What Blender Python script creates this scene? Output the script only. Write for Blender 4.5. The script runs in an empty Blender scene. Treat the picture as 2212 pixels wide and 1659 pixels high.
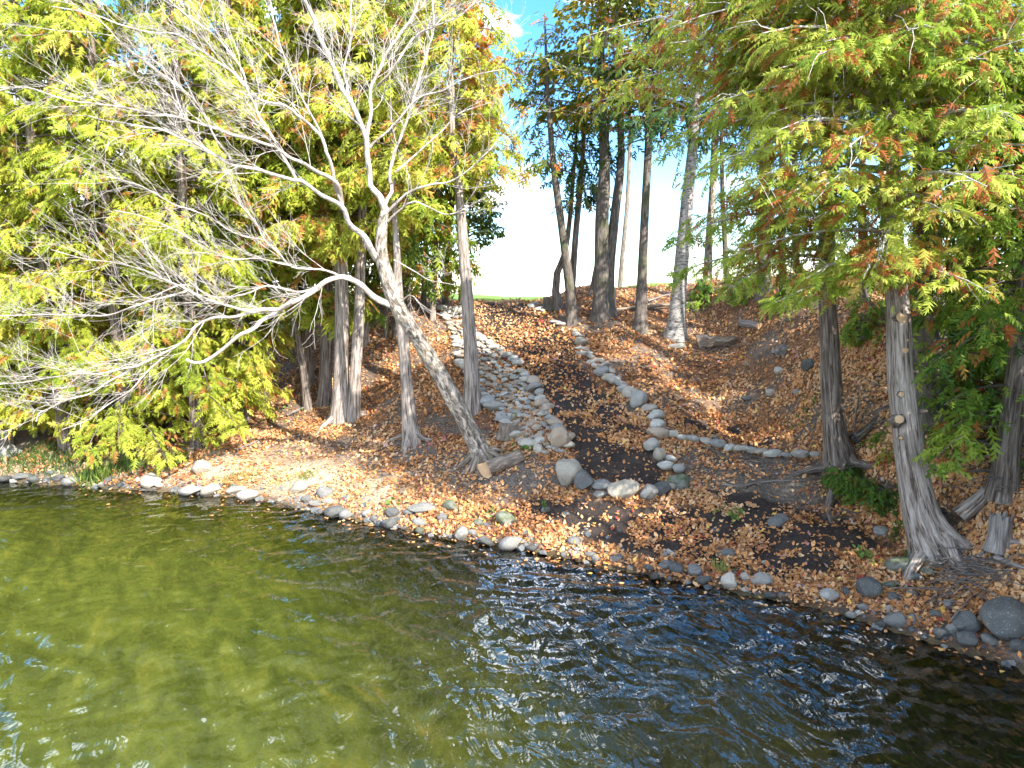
import bpy, bmesh, math, random
import numpy as np
from mathutils import Vector, noise as mnoise

C = bpy.context.scene
COL = C.collection
R = math.radians
# ------------------------------------------------------------------ camera
CAM_Z = 4.0
PITCH = 7.2
FPX = 1495.0                      # focal length in pixels of a 2212 x 1659 frame
cam = bpy.data.cameras.new('camera'); co = bpy.data.objects.new('camera', cam)
COL.objects.link(co); C.camera = co
co.location = (0, 0, CAM_Z); co.rotation_euler = (R(90 - PITCH), 0, 0)
cam.sensor_width = 36; cam.lens = FPX / 2212 * 36; cam.clip_start = 0.05; cam.clip_end = 5000

# ------------------------------------------------------------------ world and sun
SUN_EL, SUN_AZ = 37.0, 140.0      # azimuth clockwise from +Y (the view direction)
w = bpy.data.worlds.new('World'); C.world = w; w.use_nodes = True
nt = w.node_tree; nt.nodes.clear()
def nd(nt, t, **k):
    n = nt.nodes.new(t)
    for a, b in k.items(): setattr(n, a, b)
    return n
sky = nd(nt, 'ShaderNodeTexSky', sky_type='NISHITA', sun_disc=False)
sky.sun_elevation = R(SUN_EL); sky.sun_rotation = R(SUN_AZ)
sky.air_density = 1.0; sky.dust_density = 0.6; sky.ozone_density = 2.0
tc = nd(nt, 'ShaderNodeTexCoord'); mp = nd(nt, 'ShaderNodeMapping')
mp.inputs['Scale'].default_value = (1.0, 1.0, 2.6); mp.inputs['Location'].default_value = (0.35, 0.2, 0.33)
nz = nd(nt, 'ShaderNodeTexNoise'); nz.inputs['Scale'].default_value = 3.2; nz.inputs['Detail'].default_value = 7; nz.inputs['Roughness'].default_value = .55
cr = nd(nt, 'ShaderNodeValToRGB'); cr.color_ramp.elements[0].position = .52; cr.color_ramp.elements[1].position = .62
mx = nd(nt, 'ShaderNodeMix', data_type='RGBA'); mx.inputs[7].default_value = (14, 14.4, 15, 1)
bg = nd(nt, 'ShaderNodeBackground'); bg.inputs[1].default_value = 0.15
out = nd(nt, 'ShaderNodeOutputWorld')
L = nt.links.new
L(tc.outputs['Generated'], mp.inputs[0]); L(mp.outputs[0], nz.inputs['Vector']); L(nz.outputs[0], cr.inputs[0])
L(cr.outputs[0], mx.inputs[0]); hs_ = nd(nt, 'ShaderNodeHueSaturation'); hs_.inputs['Saturation'].default_value = 1.35; hs_.inputs['Value'].default_value = 1.0; L(sky.outputs[0], hs_.inputs['Color']); L(hs_.outputs[0], mx.inputs[6]); L(mx.outputs[2], bg.inputs[0]); L(bg.outputs[0], out.inputs[0])
sl = bpy.data.lights.new('sun', 'SUN'); so = bpy.data.objects.new('sun', sl); COL.objects.link(so)
sl.energy = 5.0; sl.angle = R(0.53); sl.color = (1, .95, .86)
sd = Vector((math.sin(R(SUN_AZ)) * math.cos(R(SUN_EL)), math.cos(R(SUN_AZ)) * math.cos(R(SUN_EL)), math.sin(R(SUN_EL))))
so.rotation_euler = sd.to_track_quat('Z', 'Y').to_euler(); so.location = sd * 60
C.view_settings.view_transform = 'Standard'; C.view_settings.look = 'None'
C.view_settings.exposure = 1.7; C.view_settings.gamma = 1.0; C.view_settings.use_curve_mapping = False
C.cycles.max_bounces = 6; C.cycles.transparent_max_bounces = 12; C.cycles.diffuse_bounces = 3

# ------------------------------------------------------------------ noise and terrain
def _h(ix, iy, iz):
    n = (ix * 374761393 + iy * 668265263 + iz * 2147483647 + 1013904223) & 0xFFFFFFFF
    n = ((n ^ (n >> 13)) * 1274126177) & 0xFFFFFFFF
    n = ((n ^ (n >> 15)) * 2246822519) & 0xFFFFFFFF
    return ((n ^ (n >> 16)) & 0xFFFFFF) / 16777215.0
def vn(x, y, z=0.0):
    x = np.asarray(x, float); y = np.asarray(y, float); z = np.asarray(z, float) + np.zeros_like(x)
    ix = np.floor(x).astype(np.int64); iy = np.floor(y).astype(np.int64); iz = np.floor(z).astype(np.int64)
    fx, fy, fz = x - ix, y - iy, z - iz
    fx = fx * fx * (3 - 2 * fx); fy = fy * fy * (3 - 2 * fy); fz = fz * fz * (3 - 2 * fz)
    r = 0
    for a in (0, 1):
        for b in (0, 1):
            for c in (0, 1):
                r = r + _h(ix + a, iy + b, iz + c) * (fx if a else 1 - fx) * (fy if b else 1 - fy) * (fz if c else 1 - fz)
    return r
def fbm(x, y, z=0.0, o=4):
    s = 0; a = .5
    for i in range(o):
        s = s + a * vn(np.asarray(x) * 2 ** i + 17 * i, np.asarray(y) * 2 ** i + 5 * i, np.asarray(z) * 2 ** i); a *= .5
    return s
cp, sp = math.cos(R(PITCH)), math.sin(R(PITCH))
def raydir(px, py):
    u = (px - 1106) / FPX; v = (829.5 - py) / FPX
    return np.array([u, cp + v * sp, -sp + v * cp])
def P(px, py, Y):                              # the point at forward distance Y on the line of sight
    d = raydir(px, py); t = Y / d[1]
    return np.array([d[0] * t, Y, CAM_Z + d[2] * t])
def project(X, Y, Z):
    dz = Z - CAM_Z
    f = Y * cp - dz * sp; up = Y * sp + dz * cp
    f = np.maximum(f, .05)
    return 1106 + X / f * FPX, 829.5 - up / f * FPX
SH = []
for px, py in [(0, 1040), (350, 1063), (560, 1080), (700, 1112), (900, 1152), (1150, 1192), (1400, 1248), (1700, 1300), (1950, 1372), (2212, 1452)]:
    d = raydir(px, py); t = -CAM_Z / d[2]; SH.append((d[0] * t, d[1] * t))
SH = [(-400, 60), (-60, 24), (-25, 17.5)] + SH + [(5.9, 5.4), (6.4, 3.4), (7.2, .8), (9.5, -4), (400, -100)]
SHx = np.array([a for a, b in SH]); SHy = np.array([b for a, b in SH])
COLS = [
 (-11.0, [(0, 0), (1, .22), (3, .5), (6, 1.1), (12, 3.2), (18, 4.2), (60, 4.3)]),
 (-4.0, [(0, 0), (.8, .18), (2.5, .42), (4.4, .85), (7, 2.2), (9.5, 3.75), (11, 4.15), (60, 4.2)]),
 (-1.6, [(0, 0), (1, .3), (2.8, .62), (5, 1.35), (8, 2.65), (10.6, 3.72), (12, 3.86), (60, 3.93)]),
 (.5, [(0, 0), (.7, .2), (1.6, .45), (3.3, 1.08), (7.9, 2.65), (11.2, 3.70), (12.4, 3.79), (60, 3.93)]),
 (2.6, [(0, 0), (1, .25), (2.6, .55), (4.0, 1.15), (9, 2.95), (12.6, 4.15), (13.8, 4.3), (24, 4.0), (60, 3.93)]),
 (5.5, [(0, 0), (1.5, .28), (3, .48), (4.9, .85), (5.7, 1.2), (10, 2.7), (15, 4.3), (17, 4.5), (30, 4.1), (60, 4.0)]),
 (9.0, [(0, 0), (3, .7), (8, 1.8), (14, 3.6), (19, 4.6), (40, 4.1), (60, 4.0)])]
cX = np.array([c[0] for c in COLS])
def shore_s(X, Y): return Y - np.interp(X, SHx, SHy)
def H0(X, Y):
    X = np.asarray(X, float); Y = np.asarray(Y, float)
    s = shore_s(X, Y)
    vals = []
    for x, tb in COLS:
        a = np.array(tb); e = .35
        f = lambda q: np.interp(q, a[:, 0], a[:, 1])
        vals.append((f(s - e) + 2 * f(s) + f(s + e)) / 4)
    vals = np.stack(vals)
    i = np.clip(np.searchsorted(cX, X) - 1, 0, len(cX) - 2)
    t = np.clip((X - cX[i]) / (cX[i + 1] - cX[i]), 0, 1); t = t * t * (3 - 2 * t)
    v0 = np.take_along_axis(vals, i[None], 0)[0] if X.ndim else vals[i]
    v1 = np.take_along_axis(vals, (i + 1)[None], 0)[0] if X.ndim else vals[i + 1]
    z = v0 * (1 - t) + v1 * t
    z = np.where(s < 0, -.05 - .27 * np.abs(s) ** .9, z)
    return np.maximum(z, -1.9)
def H(X, Y):
    X = np.asarray(X, float); Y = np.asarray(Y, float)
    s = shore_s(X, Y)
    k = np.clip((s + .3) / 2, .12, 1) * np.clip(1.2 - (Y - 22) / 6, .12, 1)
    n = (fbm(X * .9 + 3, Y * .9, 0, 4) - .47) * .34 + (fbm(X * 5, Y * 5, 7.7, 3) - .44) * .07
    bank = np.clip((X - 2.6) / 1.2, 0, 1) * np.clip((s - 2) / 1, 0, 1) * np.clip((9 - s) / 2, 0, 1)
    return H0(X, Y) + n * k * (1 + bank)
def at(px, py, zoff=0.0):                      # where the line of sight meets the ground
    d = raydir(px, py); lo, st = 4.0, .5
    for st in (.5, .03):
        ts = np.arange(lo, lo + (60 if st == .5 else .6), st); p = d[None] * ts[:, None]
        hit = CAM_Z + p[:, 2] <= H(p[:, 0], p[:, 1]) + zoff
        i = int(np.argmax(hit)) if hit.any() else len(ts) - 1
        if st == .5: lo = ts[max(0, i - 1)]
    p = p[i]
    return np.array([p[0], p[1], float(H(p[:1], p[1:2])[0])])
def nrm(v):
    v = np.asarray(v, float); return v / (np.linalg.norm(v, axis=-1, keepdims=True) + 1e-9)

# ------------------------------------------------------------------ mesh helpers
def mesh_from(name, V, F, attrs=None, smooth=True, nper=3):
    me = bpy.data.meshes.new(name)
    V = np.asarray(V, np.float32); F = np.asarray(F, np.int32)
    me.vertices.add(len(V)); me.vertices.foreach_set('co', V.ravel())
    me.loops.add(F.size); me.loops.foreach_set('vertex_index', F.ravel())
    me.polygons.add(len(F)); me.polygons.foreach_set('loop_start', np.arange(0, F.size, nper, dtype=np.int32))
    me.polygons.foreach_set('use_smooth', np.full(len(F), smooth))
    for k, a in (attrs or {}).items():
        a = np.asarray(a, np.float32)
        if a.ndim == 2:
            at_ = me.attributes.new(k, 'FLOAT_VECTOR', 'POINT'); at_.data.foreach_set('vector', a.ravel())
        else:
            at_ = me.attributes.new(k, 'FLOAT', 'POINT'); at_.data.foreach_set('value', a.ravel())
    me.update(calc_edges=True)
    return me
def link(name, me, mat, parent=None, loc=(0, 0, 0), rot=(0, 0, 0), sc=(1, 1, 1)):
    o = bpy.data.objects.new(name, me); COL.objects.link(o)
    if mat and not me.materials: me.materials.append(mat)
    o.location = loc; o.rotation_euler = rot; o.scale = sc
    if parent: o.parent = parent
    return o
def tag(o, label=None, cat=None, group=None, kind=None):
    if label: o['label'] = label
    if cat: o['category'] = cat
    if group: o['group'] = group
    if kind: o['kind'] = kind
    return o
def root(name, label, cat, loc, group=None):
    o = bpy.data.objects.new(name, None); COL.objects.link(o); o.location = loc; o.empty_display_size = .2
    return tag(o, label, cat, group)
def spline(pts, step):
    pts = np.asarray(pts, float)
    if len(pts) < 3:
        n = max(2, int(np.linalg.norm(pts[-1, :3] - pts[0, :3]) / step) + 1)
        t = np.linspace(0, 1, n)[:, None]; return pts[0] * (1 - t) + pts[-1] * t
    q = np.vstack([2 * pts[0] - pts[1], pts, 2 * pts[-1] - pts[-2]]); o = []
    for i in range(1, len(q) - 2):
        n = max(1, int(np.linalg.norm(q[i + 1, :3] - q[i, :3]) / step))
        for k in range(n):
            t = k / n
            o.append(.5 * (2 * q[i] + (q[i + 1] - q[i - 1]) * t + (2 * q[i - 1] - 5 * q[i] + 4 * q[i + 1] - q[i + 2]) * t * t + (3 * q[i] - q[i - 1] - 3 * q[i + 1] + q[i + 2]) * t ** 3))
    o.append(pts[-1]); return np.array(o)
class TB:                                        # collects tubes
    def __init__(s): s.V = []; s.F = []; s.B = []; s.n = 0
    def tube(s, pts, rad, sides=6, rough=0.0, flare=0.0, groove=7, cap=True, seed=0.0):
        pts = np.asarray(pts, float); rad = np.asarray(rad, float) * np.ones(len(pts)); m = len(pts)
        T = np.gradient(pts, axis=0); T = nrm(T)
        u = np.zeros((m, 3)); a = np.array([1., 0, 0]) if abs(T[0][0]) < .8 else np.array([0, 1., 0])
        for i in range(m):
            a = a - T[i] * a.dot(T[i]); a /= np.linalg.norm(a) + 1e-9; u[i] = a
        v = np.cross(T, u)
        th = np.linspace(0, 2 * math.pi, sides, endpoint=False)
        ln = np.concatenate([[0], np.cumsum(np.linalg.norm(np.diff(pts, axis=0), axis=1))])
        c, si = np.cos(th)[None], np.sin(th)[None]
        rr = rad[:, None] * np.ones((1, sides))
        if rough:
            q = vn(c * groove * .5 + seed + 9, si * groove * .5 + 9, ln[:, None] * 1.3 + 20) - .5
            q2 = vn(c * 1.1 + seed, si * 1.1 + 3, ln[:, None] * 1.1 + 7) - .5
            rr = rr * (1 + rough * q * 2 + rough * 1.6 * q2)
        if flare:
            lob = .55 + .9 * np.maximum(0, np.cos(th * 4 + seed * 3) * .5 + np.cos(th * 3 + seed * 7 + 1) * .5)[None]
            rr = rr * (1 + flare * np.exp(-ln[:, None] / (rad[0] * 1.3)) * lob)
        V = pts[:, None] + u[:, None] * (rr * c)[..., None] + v[:, None] * (rr * si)[..., None]
        B = np.stack([np.broadcast_to(rad[:, None] * c, rr.shape), np.broadcast_to(rad[:, None] * si, rr.shape), ln[:, None] + 0 * rr], -1) + seed
        i = np.arange(m - 1)[:, None] * sides; j = np.arange(sides)[None]; k = (j + 1) % sides
        F = np.stack([i + j, i + k, i + k + sides, i + j + sides], -1).reshape(-1, 4) + s.n
        tri = np.concatenate([F[:, [0, 1, 2]], F[:, [0, 2, 3]]])
        V = V.reshape(-1, 3); B = B.reshape(-1, 3)
        if cap:
            V = np.vstack([V, pts[-1] + T[-1] * rad[-1] * .4]); B = np.vstack([B, B[-1]])
            e = s.n + len(V) - 1; b = s.n + (m - 1) * sides
            tri = np.vstack([tri, np.stack([b + j[0], b + k[0], np.full(sides, e)], -1)])
        s.V.append(V); s.B.append(B); s.F.append(tri); s.n += len(V)
    def mesh(s, name, org=(0, 0, 0), smooth=True):
        return mesh_from(name, np.vstack(s.V) - np.array(org), np.vstack(s.F), {'bark': np.vstack(s.B)}, smooth)

# ------------------------------------------------------------------ materials
def mat(name):
    m = bpy.data.materials.new(name); m.use_nodes = True; nt = m.node_tree; nt.nodes.clear()
    o = nd(nt, 'ShaderNodeOutputMaterial'); b = nd(nt, 'ShaderNodeBsdfPrincipled'); b.inputs['Roughness'].default_value = .85
    b.inputs['Specular IOR Level'].default_value = .25
    nt.links.new(b.outputs[0], o.inputs[0]); return m, nt, b, o
def ramp(nt, stops, src=None, interp='LINEAR'):
    r = nd(nt, 'ShaderNodeValToRGB'); e = r.color_ramp.elements; r.color_ramp.interpolation = interp
    while len(e) < len(stops): e.new(.5)
    for i, (p, c) in enumerate(stops): e[i].position = p; e[i].color = (*c, 1)
    if src is not None: nt.links.new(src, r.inputs[0])
    return r.outputs[0]
def attr(nt, n): return nd(nt, 'ShaderNodeAttribute', attribute_name=n)
def noise(nt, vec, scale, detail=4, rough=.55, dist=0, sc=None):
    if sc is not None:
        m = nd(nt, 'ShaderNodeMapping'); m.inputs['Scale'].default_value = sc; nt.links.new(vec, m.inputs[0]); vec = m.outputs[0]
    n = nd(nt, 'ShaderNodeTexNoise'); n.inputs['Scale'].default_value = scale; n.inputs['Detail'].default_value = detail
    n.inputs['Roughness'].default_value = rough; n.inputs['Distortion'].default_value = dist
    nt.links.new(vec, n.inputs['Vector']); return n.outputs[0]
def mixc(nt, f, a, b):
    m = nd(nt, 'ShaderNodeMix', data_type='RGBA')
    for k, x in ((0, f), (6, a), (7, b)):
        if hasattr(x, 'is_linked'): nt.links.new(x, m.inputs[k])
        elif k: m.inputs[k].default_value = (*x, 1)
        else: m.inputs[0].default_value = x
    return m.outputs[2]
def bump(nt, b, h, st=.5, dist=.02):
    n = nd(nt, 'ShaderNodeBump'); n.inputs['Strength'].default_value = st; n.inputs['Distance'].default_value = dist
    nt.links.new(h, n.inputs['Height']); nt.links.new(n.outputs[0], b.inputs['Normal'])
def bark(name, stops, stretch=.12, scale=26, st=.9, moss=0, patch=None, dist=.03):
    m, nt, b, o = mat(name); a = attr(nt, 'bark').outputs['Vector']
    n1 = noise(nt, a, scale, 5, .65, .6, (1, 1, stretch)); n2 = noise(nt, a, 3.0, 4, .6)
    c = ramp(nt, stops, n1)
    if patch: c = mixc(nt, ramp(nt, [(.46, (0, 0, 0)), (.58, (1, 1, 1))], n2), c, patch)
    if moss:
        c = mixc(nt, ramp(nt, [(.5, (0, 0, 0)), (.68, (moss,) * 3)], noise(nt, a, 1.7, 5, .6)), c, (.06, .075, .02))
    nt.links.new(c, b.inputs['Base Color']); bump(nt, b, n1, st, dist); b.inputs['Roughness'].default_value = .9
    return m
M_CEDAR = bark('cedar bark', [(.36, (.04, .03, .023)), (.5, (.14, .11, .09)), (.66, (.28, .24, .205))], .07, 30)
M_CEDARP = bark('pale cedar bark', [(.36, (.06, .045, .035)), (.48, (.22, .18, .15)), (.66, (.42, .37, .33))], .07, 30)
M_DARK = bark('dark bark', [(.3, (.035, .028, .022)), (.55, (.12, .1, .085)), (.75, (.24, .21, .18))], .2, 20, moss=.6)
M_BIRCH = bark('white birch bark', [(.38, (.05, .04, .03)), (.47, (.22, .2, .18)), (.7, (.38, .36, .335))], 2.8, 10, .4, dist=.012)
M_OLD = bark('peeling birch bark', [(.34, (.05, .04, .032)), (.48, (.2, .165, .135)), (.6, (.46, .4, .33)), (.75, (.62, .55, .46))], .45, 15, 1.0, moss=.35, dist=.05)
M_LIMB = bark('pale flaking limb bark', [(.34, (.12, .1, .085)), (.45, (.34, .3, .27)), (.6, (.54, .5, .46))], .8, 11, .8, patch=(.24, .2, .17), dist=.03)
M_TWIG2 = bark('fine twig bark', [(.35, (.2, .17, .15)), (.6, (.5, .46, .425))], .6, 12, .3)
M_TWIG = bark('pale twig bark', [(.35, (.26, .225, .2)), (.6, (.54, .5, .465))], .6, 12, .3)
M_WOOD = bark('weathered wood', [(.3, (.07, .055, .045)), (.55, (.24, .21, .19)), (.75, (.4, .37, .35))], .06, 34, 1)
M_ROOT = bark('root bark', [(.3, (.06, .045, .035)), (.55, (.22, .17, .13)), (.75, (.42, .36, .3))], .15, 22, 1, moss=.5)
m, nt, b, o = mat('cut wood'); a = nd(nt, 'ShaderNodeTexCoord').outputs['Object']
wv = nd(nt, 'ShaderNodeTexWave', wave_type='RINGS', rings_direction='Z'); wv.inputs['Scale'].default_value = 14; wv.inputs['Distortion'].default_value = 3; nt.links.new(a, wv.inputs[0])
nt.links.new(mixc(nt, ramp(nt, [(.35, (0, 0, 0)), (.7, (1, 1, 1))], noise(nt, a, 5)), ramp(nt, [(0, (.34, .19, .09)), (1, (.48, .3, .16))], wv.outputs[0]), (.46, .33, .21)), b.inputs['Base Color']); M_CUT = m

def leafmat(name, stops, trans=.4, rough=.5):
    m, nt, b, o = mat(name); a = attr(nt, 'tint').outputs['Fac']
    c = ramp(nt, stops, a); nt.links.new(c, b.inputs['Base Color']); b.inputs['Roughness'].default_value = rough
    t = nd(nt, 'ShaderNodeBsdfTranslucent'); nt.links.new(c, t.inputs[0])
    mx = nd(nt, 'ShaderNodeMixShader'); mx.inputs[0].default_value = trans
    nt.links.new(b.outputs[0], mx.inputs[1]); nt.links.new(t.outputs[0], mx.inputs[2]); nt.links.new(mx.outputs[0], o.inputs[0]); return m
M_FOL = leafmat('cedar foliage', [(0, (.045, .085, .014)), (.22, (.13, .2, .022)), (.45, (.3, .36, .035)), (.76, (.5, .5, .075)), (.84, (.52, .42, .08)), (.9, (.45, .2, .045)), (1, (.36, .15, .05))], .5)
M_FOLR = leafmat('green cedar foliage', [(0, (.03, .075, .014)), (.25, (.09, .18, .022)), (.55, (.27, .36, .04)), (.8, (.46, .5, .085)), (.87, (.3, .24, .05)), (.92, (.4, .13, .035)), (1, (.3, .09, .03))], .5)
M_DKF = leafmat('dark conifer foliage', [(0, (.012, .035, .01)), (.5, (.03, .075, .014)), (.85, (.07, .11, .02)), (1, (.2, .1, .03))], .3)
M_MAPLE = leafmat('maple leaves', [(0, (.5, .07, .03)), (.2, (.55, .16, .03)), (.5, (.65, .3, .03)), (.8, (.6, .42, .04)), (1, (.32, .36, .05))], .5)
M_MIXL = leafmat('olive leaves', [(0, (.05, .09, .015)), (.45, (.12, .16, .02)), (.7, (.28, .26, .03)), (.86, (.5, .3, .03)), (1, (.42, .12, .04))], .45)
M_LIT = leafmat('fallen leaves', [(0, (.06, .03, .018)), (.25, (.19, .08, .035)), (.45, (.38, .16, .055)), (.65, (.52, .245, .09)), (.88, (.56, .36, .2)), (.92, (.62, .38, .06)), (.955, (.45, .34, .32)), (.985, (.3, .04, .03)), (1, (.28, .04, .03))], .12, .6)
M_GRASS = leafmat('grass', [(0, (.05, .09, .02)), (.6, (.12, .2, .035)), (.85, (.3, .33, .08)), (1, (.5, .42, .22))], .35)
M_DRYT = leafmat('dry twigs', [(0, (.1, .06, .04)), (1, (.38, .29, .22))], 0)

def stonemat(name, stops, moss=0, sc=6):
    m, nt, b, o = mat(name); oi = nd(nt, 'ShaderNodeObjectInfo'); a = nd(nt, 'ShaderNodeTexCoord').outputs['Object']
    ad = nd(nt, 'ShaderNodeVectorMath', operation='ADD'); sc_ = nd(nt, 'ShaderNodeVectorMath', operation='SCALE'); sc_.inputs[0].default_value = (37, 91, 53)
    nt.links.new(oi.outputs['Random'], sc_.inputs['Scale']); nt.links.new(a, ad.inputs[0]); nt.links.new(sc_.outputs[0], ad.inputs[1])
    v = ad.outputs[0]
    base = ramp(nt, stops, oi.outputs['Random'])
    n1 = noise(nt, v, 1.6, 6, .65, .5); n2 = noise(nt, v, 16, 5, .7)
    c = mixc(nt, ramp(nt, [(.35, (.35,) * 3), (.65, (0,) * 3)], n1), base, (.16, .125, .095))
    c = mixc(nt, ramp(nt, [(.58, (0,) * 3), (.66, (.55,) * 3)], n2), c, (.55, .53, .49))
    if moss: c = mixc(nt, ramp(nt, [(.45, (0,) * 3), (.62, (moss,) * 3)], noise(nt, v, 2.2, 5, .6)), c, (.06, .085, .02))
    gz = nd(nt, 'ShaderNodeSeparateXYZ'); nt.links.new(nd(nt, 'ShaderNodeNewGeometry').outputs['Position'], gz.inputs[0])
    wt = nd(nt, 'ShaderNodeMapRange'); wt.inputs[1].default_value = .13; wt.inputs[2].default_value = .03; wt.inputs[3].default_value = 0; wt.inputs[4].default_value = .72; nt.links.new(gz.outputs[2], wt.inputs[0])
    c = mixc(nt, wt.outputs[0], c, (.03, .028, .022)); rg_ = nd(nt, 'ShaderNodeMapRange'); rg_.inputs[3].default_value = .85; rg_.inputs[4].default_value = .25; nt.links.new(wt.outputs[0], rg_.inputs[0])
    nt.links.new(c, b.inputs['Base Color']); nt.links.new(rg_.outputs[0], b.inputs['Roughness'])
    h = nd(nt, 'ShaderNodeMath', operation='ADD'); nt.links.new(n1, h.inputs[0])
    k = nd(nt, 'ShaderNodeMath', operation='MULTIPLY'); k.inputs[1].default_value = .3; nt.links.new(n2, k.inputs[0]); nt.links.new(k.outputs[0], h.inputs[1])
    bump(nt, b, h.outputs[0], .8, .06); return m
M_STONE = stonemat('border stone', [(0, (.25, .25, .235)), (.3, (.36, .355, .325)), (.5, (.47, .42, .34)), (.66, (.36, .27, .19)), (.8, (.42, .41, .37)), (1, (.55, .52, .46))])
M_ROCK = stonemat('shore rock', [(0, (.1, .108, .115)), (.5, (.17, .175, .175)), (1, (.26, .255, .24))], .15)
M_PALE = stonemat('pale boulder', [(0, (.27, .25, .2)), (1, (.35, .31, .25))])
M_MOSSR = stonemat('mossy rock', [(0, (.13, .14, .12)), (1, (.17, .18, .15))], .8)
M_DKROCK = stonemat('dark rock', [(0, (.06, .068, .072)), (1, (.095, .105, .105))])

# ------------------------------------------------------------------ ground
def polymask(px, py, poly):
    ins = np.zeros(px.shape, bool); n = len(poly)
    for i in range(n):
        x0, y0 = poly[i]; x1, y1 = poly[(i + 1) % n]
        if y0 == y1: continue
        ins ^= ((y0 > py) != (y1 > py)) & (px < (x1 - x0) * (py - y0) / (y1 - y0) + x0)
    return ins
PATH = [(1042, 654), (1160, 654), (1190, 690), (1235, 730), (1250, 780), (1300, 840), (1360, 900), (1405, 940), (1405, 980), (1430, 1020), (1440, 1045), (1400, 1060), (1260, 1050), (1215, 1035), (1245, 985), (1210, 940), (1185, 890), (1150, 840), (1110, 780), (1040, 720), (1030, 680)]
APRON = [(1130, 1085), (1260, 1080), (1450, 1100), (1620, 1075), (1760, 1105), (1860, 1130), (1890, 1180), (1840, 1230), (1700, 1250), (1450, 1220), (1250, 1160), (1120, 1130)]
PATCH2 = [(1450, 905), (1560, 910), (1680, 940), (1640, 965), (1500, 945)]
PATCH3 = [(1500, 1050), (1620, 1060), (1720, 1110), (1600, 1110), (1510, 1085)]
def masks(X, Y, Z):
    px, py = project(X, Y, Z)
    wob = (fbm(X * 2, Y * 2, 3, 3) - .45) * 46
    px2, py2 = px + wob, py + wob * .5
    soil = polymask(px2, py2, PATH) * 1.0 + polymask(px2, py2, APRON) * 1.0 + polymask(px2, py2, PATCH2) + polymask(px2, py2, PATCH3)
    return np.clip(soil, 0, 1), px, py
xs = np.unique(np.concatenate([-np.geomspace(17, 700, 22), np.arange(-17, 14, .1), np.geomspace(14, 700, 22)]))
ys = np.unique(np.concatenate([-np.geomspace(1, 500, 14), np.arange(-1, 5, .5), np.arange(5, 25, .09), np.geomspace(25, 1500, 50)]))
GX, GY = np.meshgrid(xs, ys); GZ = H(GX.ravel(), GY.ravel()); soil, gpx, gpy = masks(GX.ravel(), GY.ravel(), GZ)
nx, ny = len(xs), len(ys)
i = (np.arange(ny - 1)[:, None] * nx + np.arange(nx - 1)[None]).ravel()
F = np.stack([i, i + 1, i + nx + 1, i + nx], -1)
sv = shore_s(GX.ravel(), GY.ravel())
field = np.clip((GY.ravel() - 23.2 - .4 * np.sin(GX.ravel())) / .5, 0, 1)
sand = np.clip(1 - np.abs(sv - 1.2) / 1.6, 0, 1) * np.clip((-1.2 - GX.ravel()) / 1.5, 0, 1)
dirt = (polymask(gpx, gpy, [(1450, 960), (1790, 1000), (1880, 1090), (1600, 1100), (1480, 1040)]) | polymask(gpx, gpy, [(880, 960), (1200, 1000), (1230, 1060), (900, 1040), (840, 1000)])) * 1.0
me = mesh_from('ground', np.stack([GX.ravel(), GY.ravel(), GZ], -1), F, {'soil': soil, 'sdist': sv, 'field': field, 'sand': sand, 'dirt': dirt}, True, 4)
m, nt, b, o = mat('forest ground'); g = nd(nt, 'ShaderNodeNewGeometry').outputs['Position']
n1 = noise(nt, g, 3.5, 6, .65); n2 = noise(nt, g, 22, 4, .6); n3 = noise(nt, g, 90, 3, .6); vo = nd(nt, 'ShaderNodeTexVoronoi'); vo.inputs['Scale'].default_value = 17; nt.links.new(g, vo.inputs['Vector'])
leafc = mixc(nt, vo.outputs['Color'], (.14, .065, .03), (.4, .19, .075))
leafc = mixc(nt, ramp(nt, [(.4, (0,) * 3), (.6, (1,) * 3)], n2), (.07, .042, .028), leafc)
dirtc = ramp(nt, [(.3, (.05, .038, .03)), (.6, (.15, .12, .095)), (.8, (.26, .22, .18))], n2)
c = mixc(nt, ramp(nt, [(.42, (.9,) * 3), (.56, (0,) * 3)], noise(nt, g, 1.1, 5, .6)), leafc, dirtc); c = mixc(nt, attr(nt, 'dirt').outputs['Fac'], c, dirtc)
soilc = mixc(nt, ramp(nt, [(.35, (0,) * 3), (.65, (.6,) * 3)], n1), ramp(nt, [(.3, (.008, .006, .0055)), (.7, (.036, .026, .022))], n3), ramp(nt, [(.35, (.03, .021, .017)), (.62, (.075, .055, .043)), (.7, (.2, .17, .15))], n3))
c = mixc(nt, attr(nt, 'soil').outputs['Fac'], c, soilc)
c = mixc(nt, attr(nt, 'sand').outputs['Fac'], c, ramp(nt, [(.3, (.22, .16, .11)), (.55, (.45, .35, .24)), (.75, (.56, .46, .34))], n2))
c = mixc(nt, attr(nt, 'field').outputs['Fac'], c, ramp(nt, [(.3, (.07, .13, .02)), (.7, (.16, .25, .04))], n2))
bedc = ramp(nt, [(.3, (.035, .03, .012)), (.48, (.09, .08, .025)), (.6, (.2, .16, .04)), (.75, (.34, .2, .04))], noise(nt, g, 2.4, 7, .7, 1.2))
damp = nd(nt, 'ShaderNodeMapRange'); damp.inputs[1].default_value = .3; damp.inputs[2].default_value = .05; damp.inputs[4].default_value = .8; nt.links.new(attr(nt, 'sdist').outputs['Fac'], damp.inputs[0]); c = mixc(nt, damp.outputs[0], c, (.035, .025, .018))
wet = nd(nt, 'ShaderNodeMapRange'); wet.inputs[1].default_value = .12; wet.inputs[2].default_value = -.3; nt.links.new(attr(nt, 'sdist').outputs['Fac'], wet.inputs[0])
c = mixc(nt, wet.outputs[0], c, bedc)
nt.links.new(c, b.inputs['Base Color']); b.inputs['Roughness'].default_value = .95; bump(nt, b, n2, .7, .04)
tag(link('ground', me, m), kind='structure')

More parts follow.
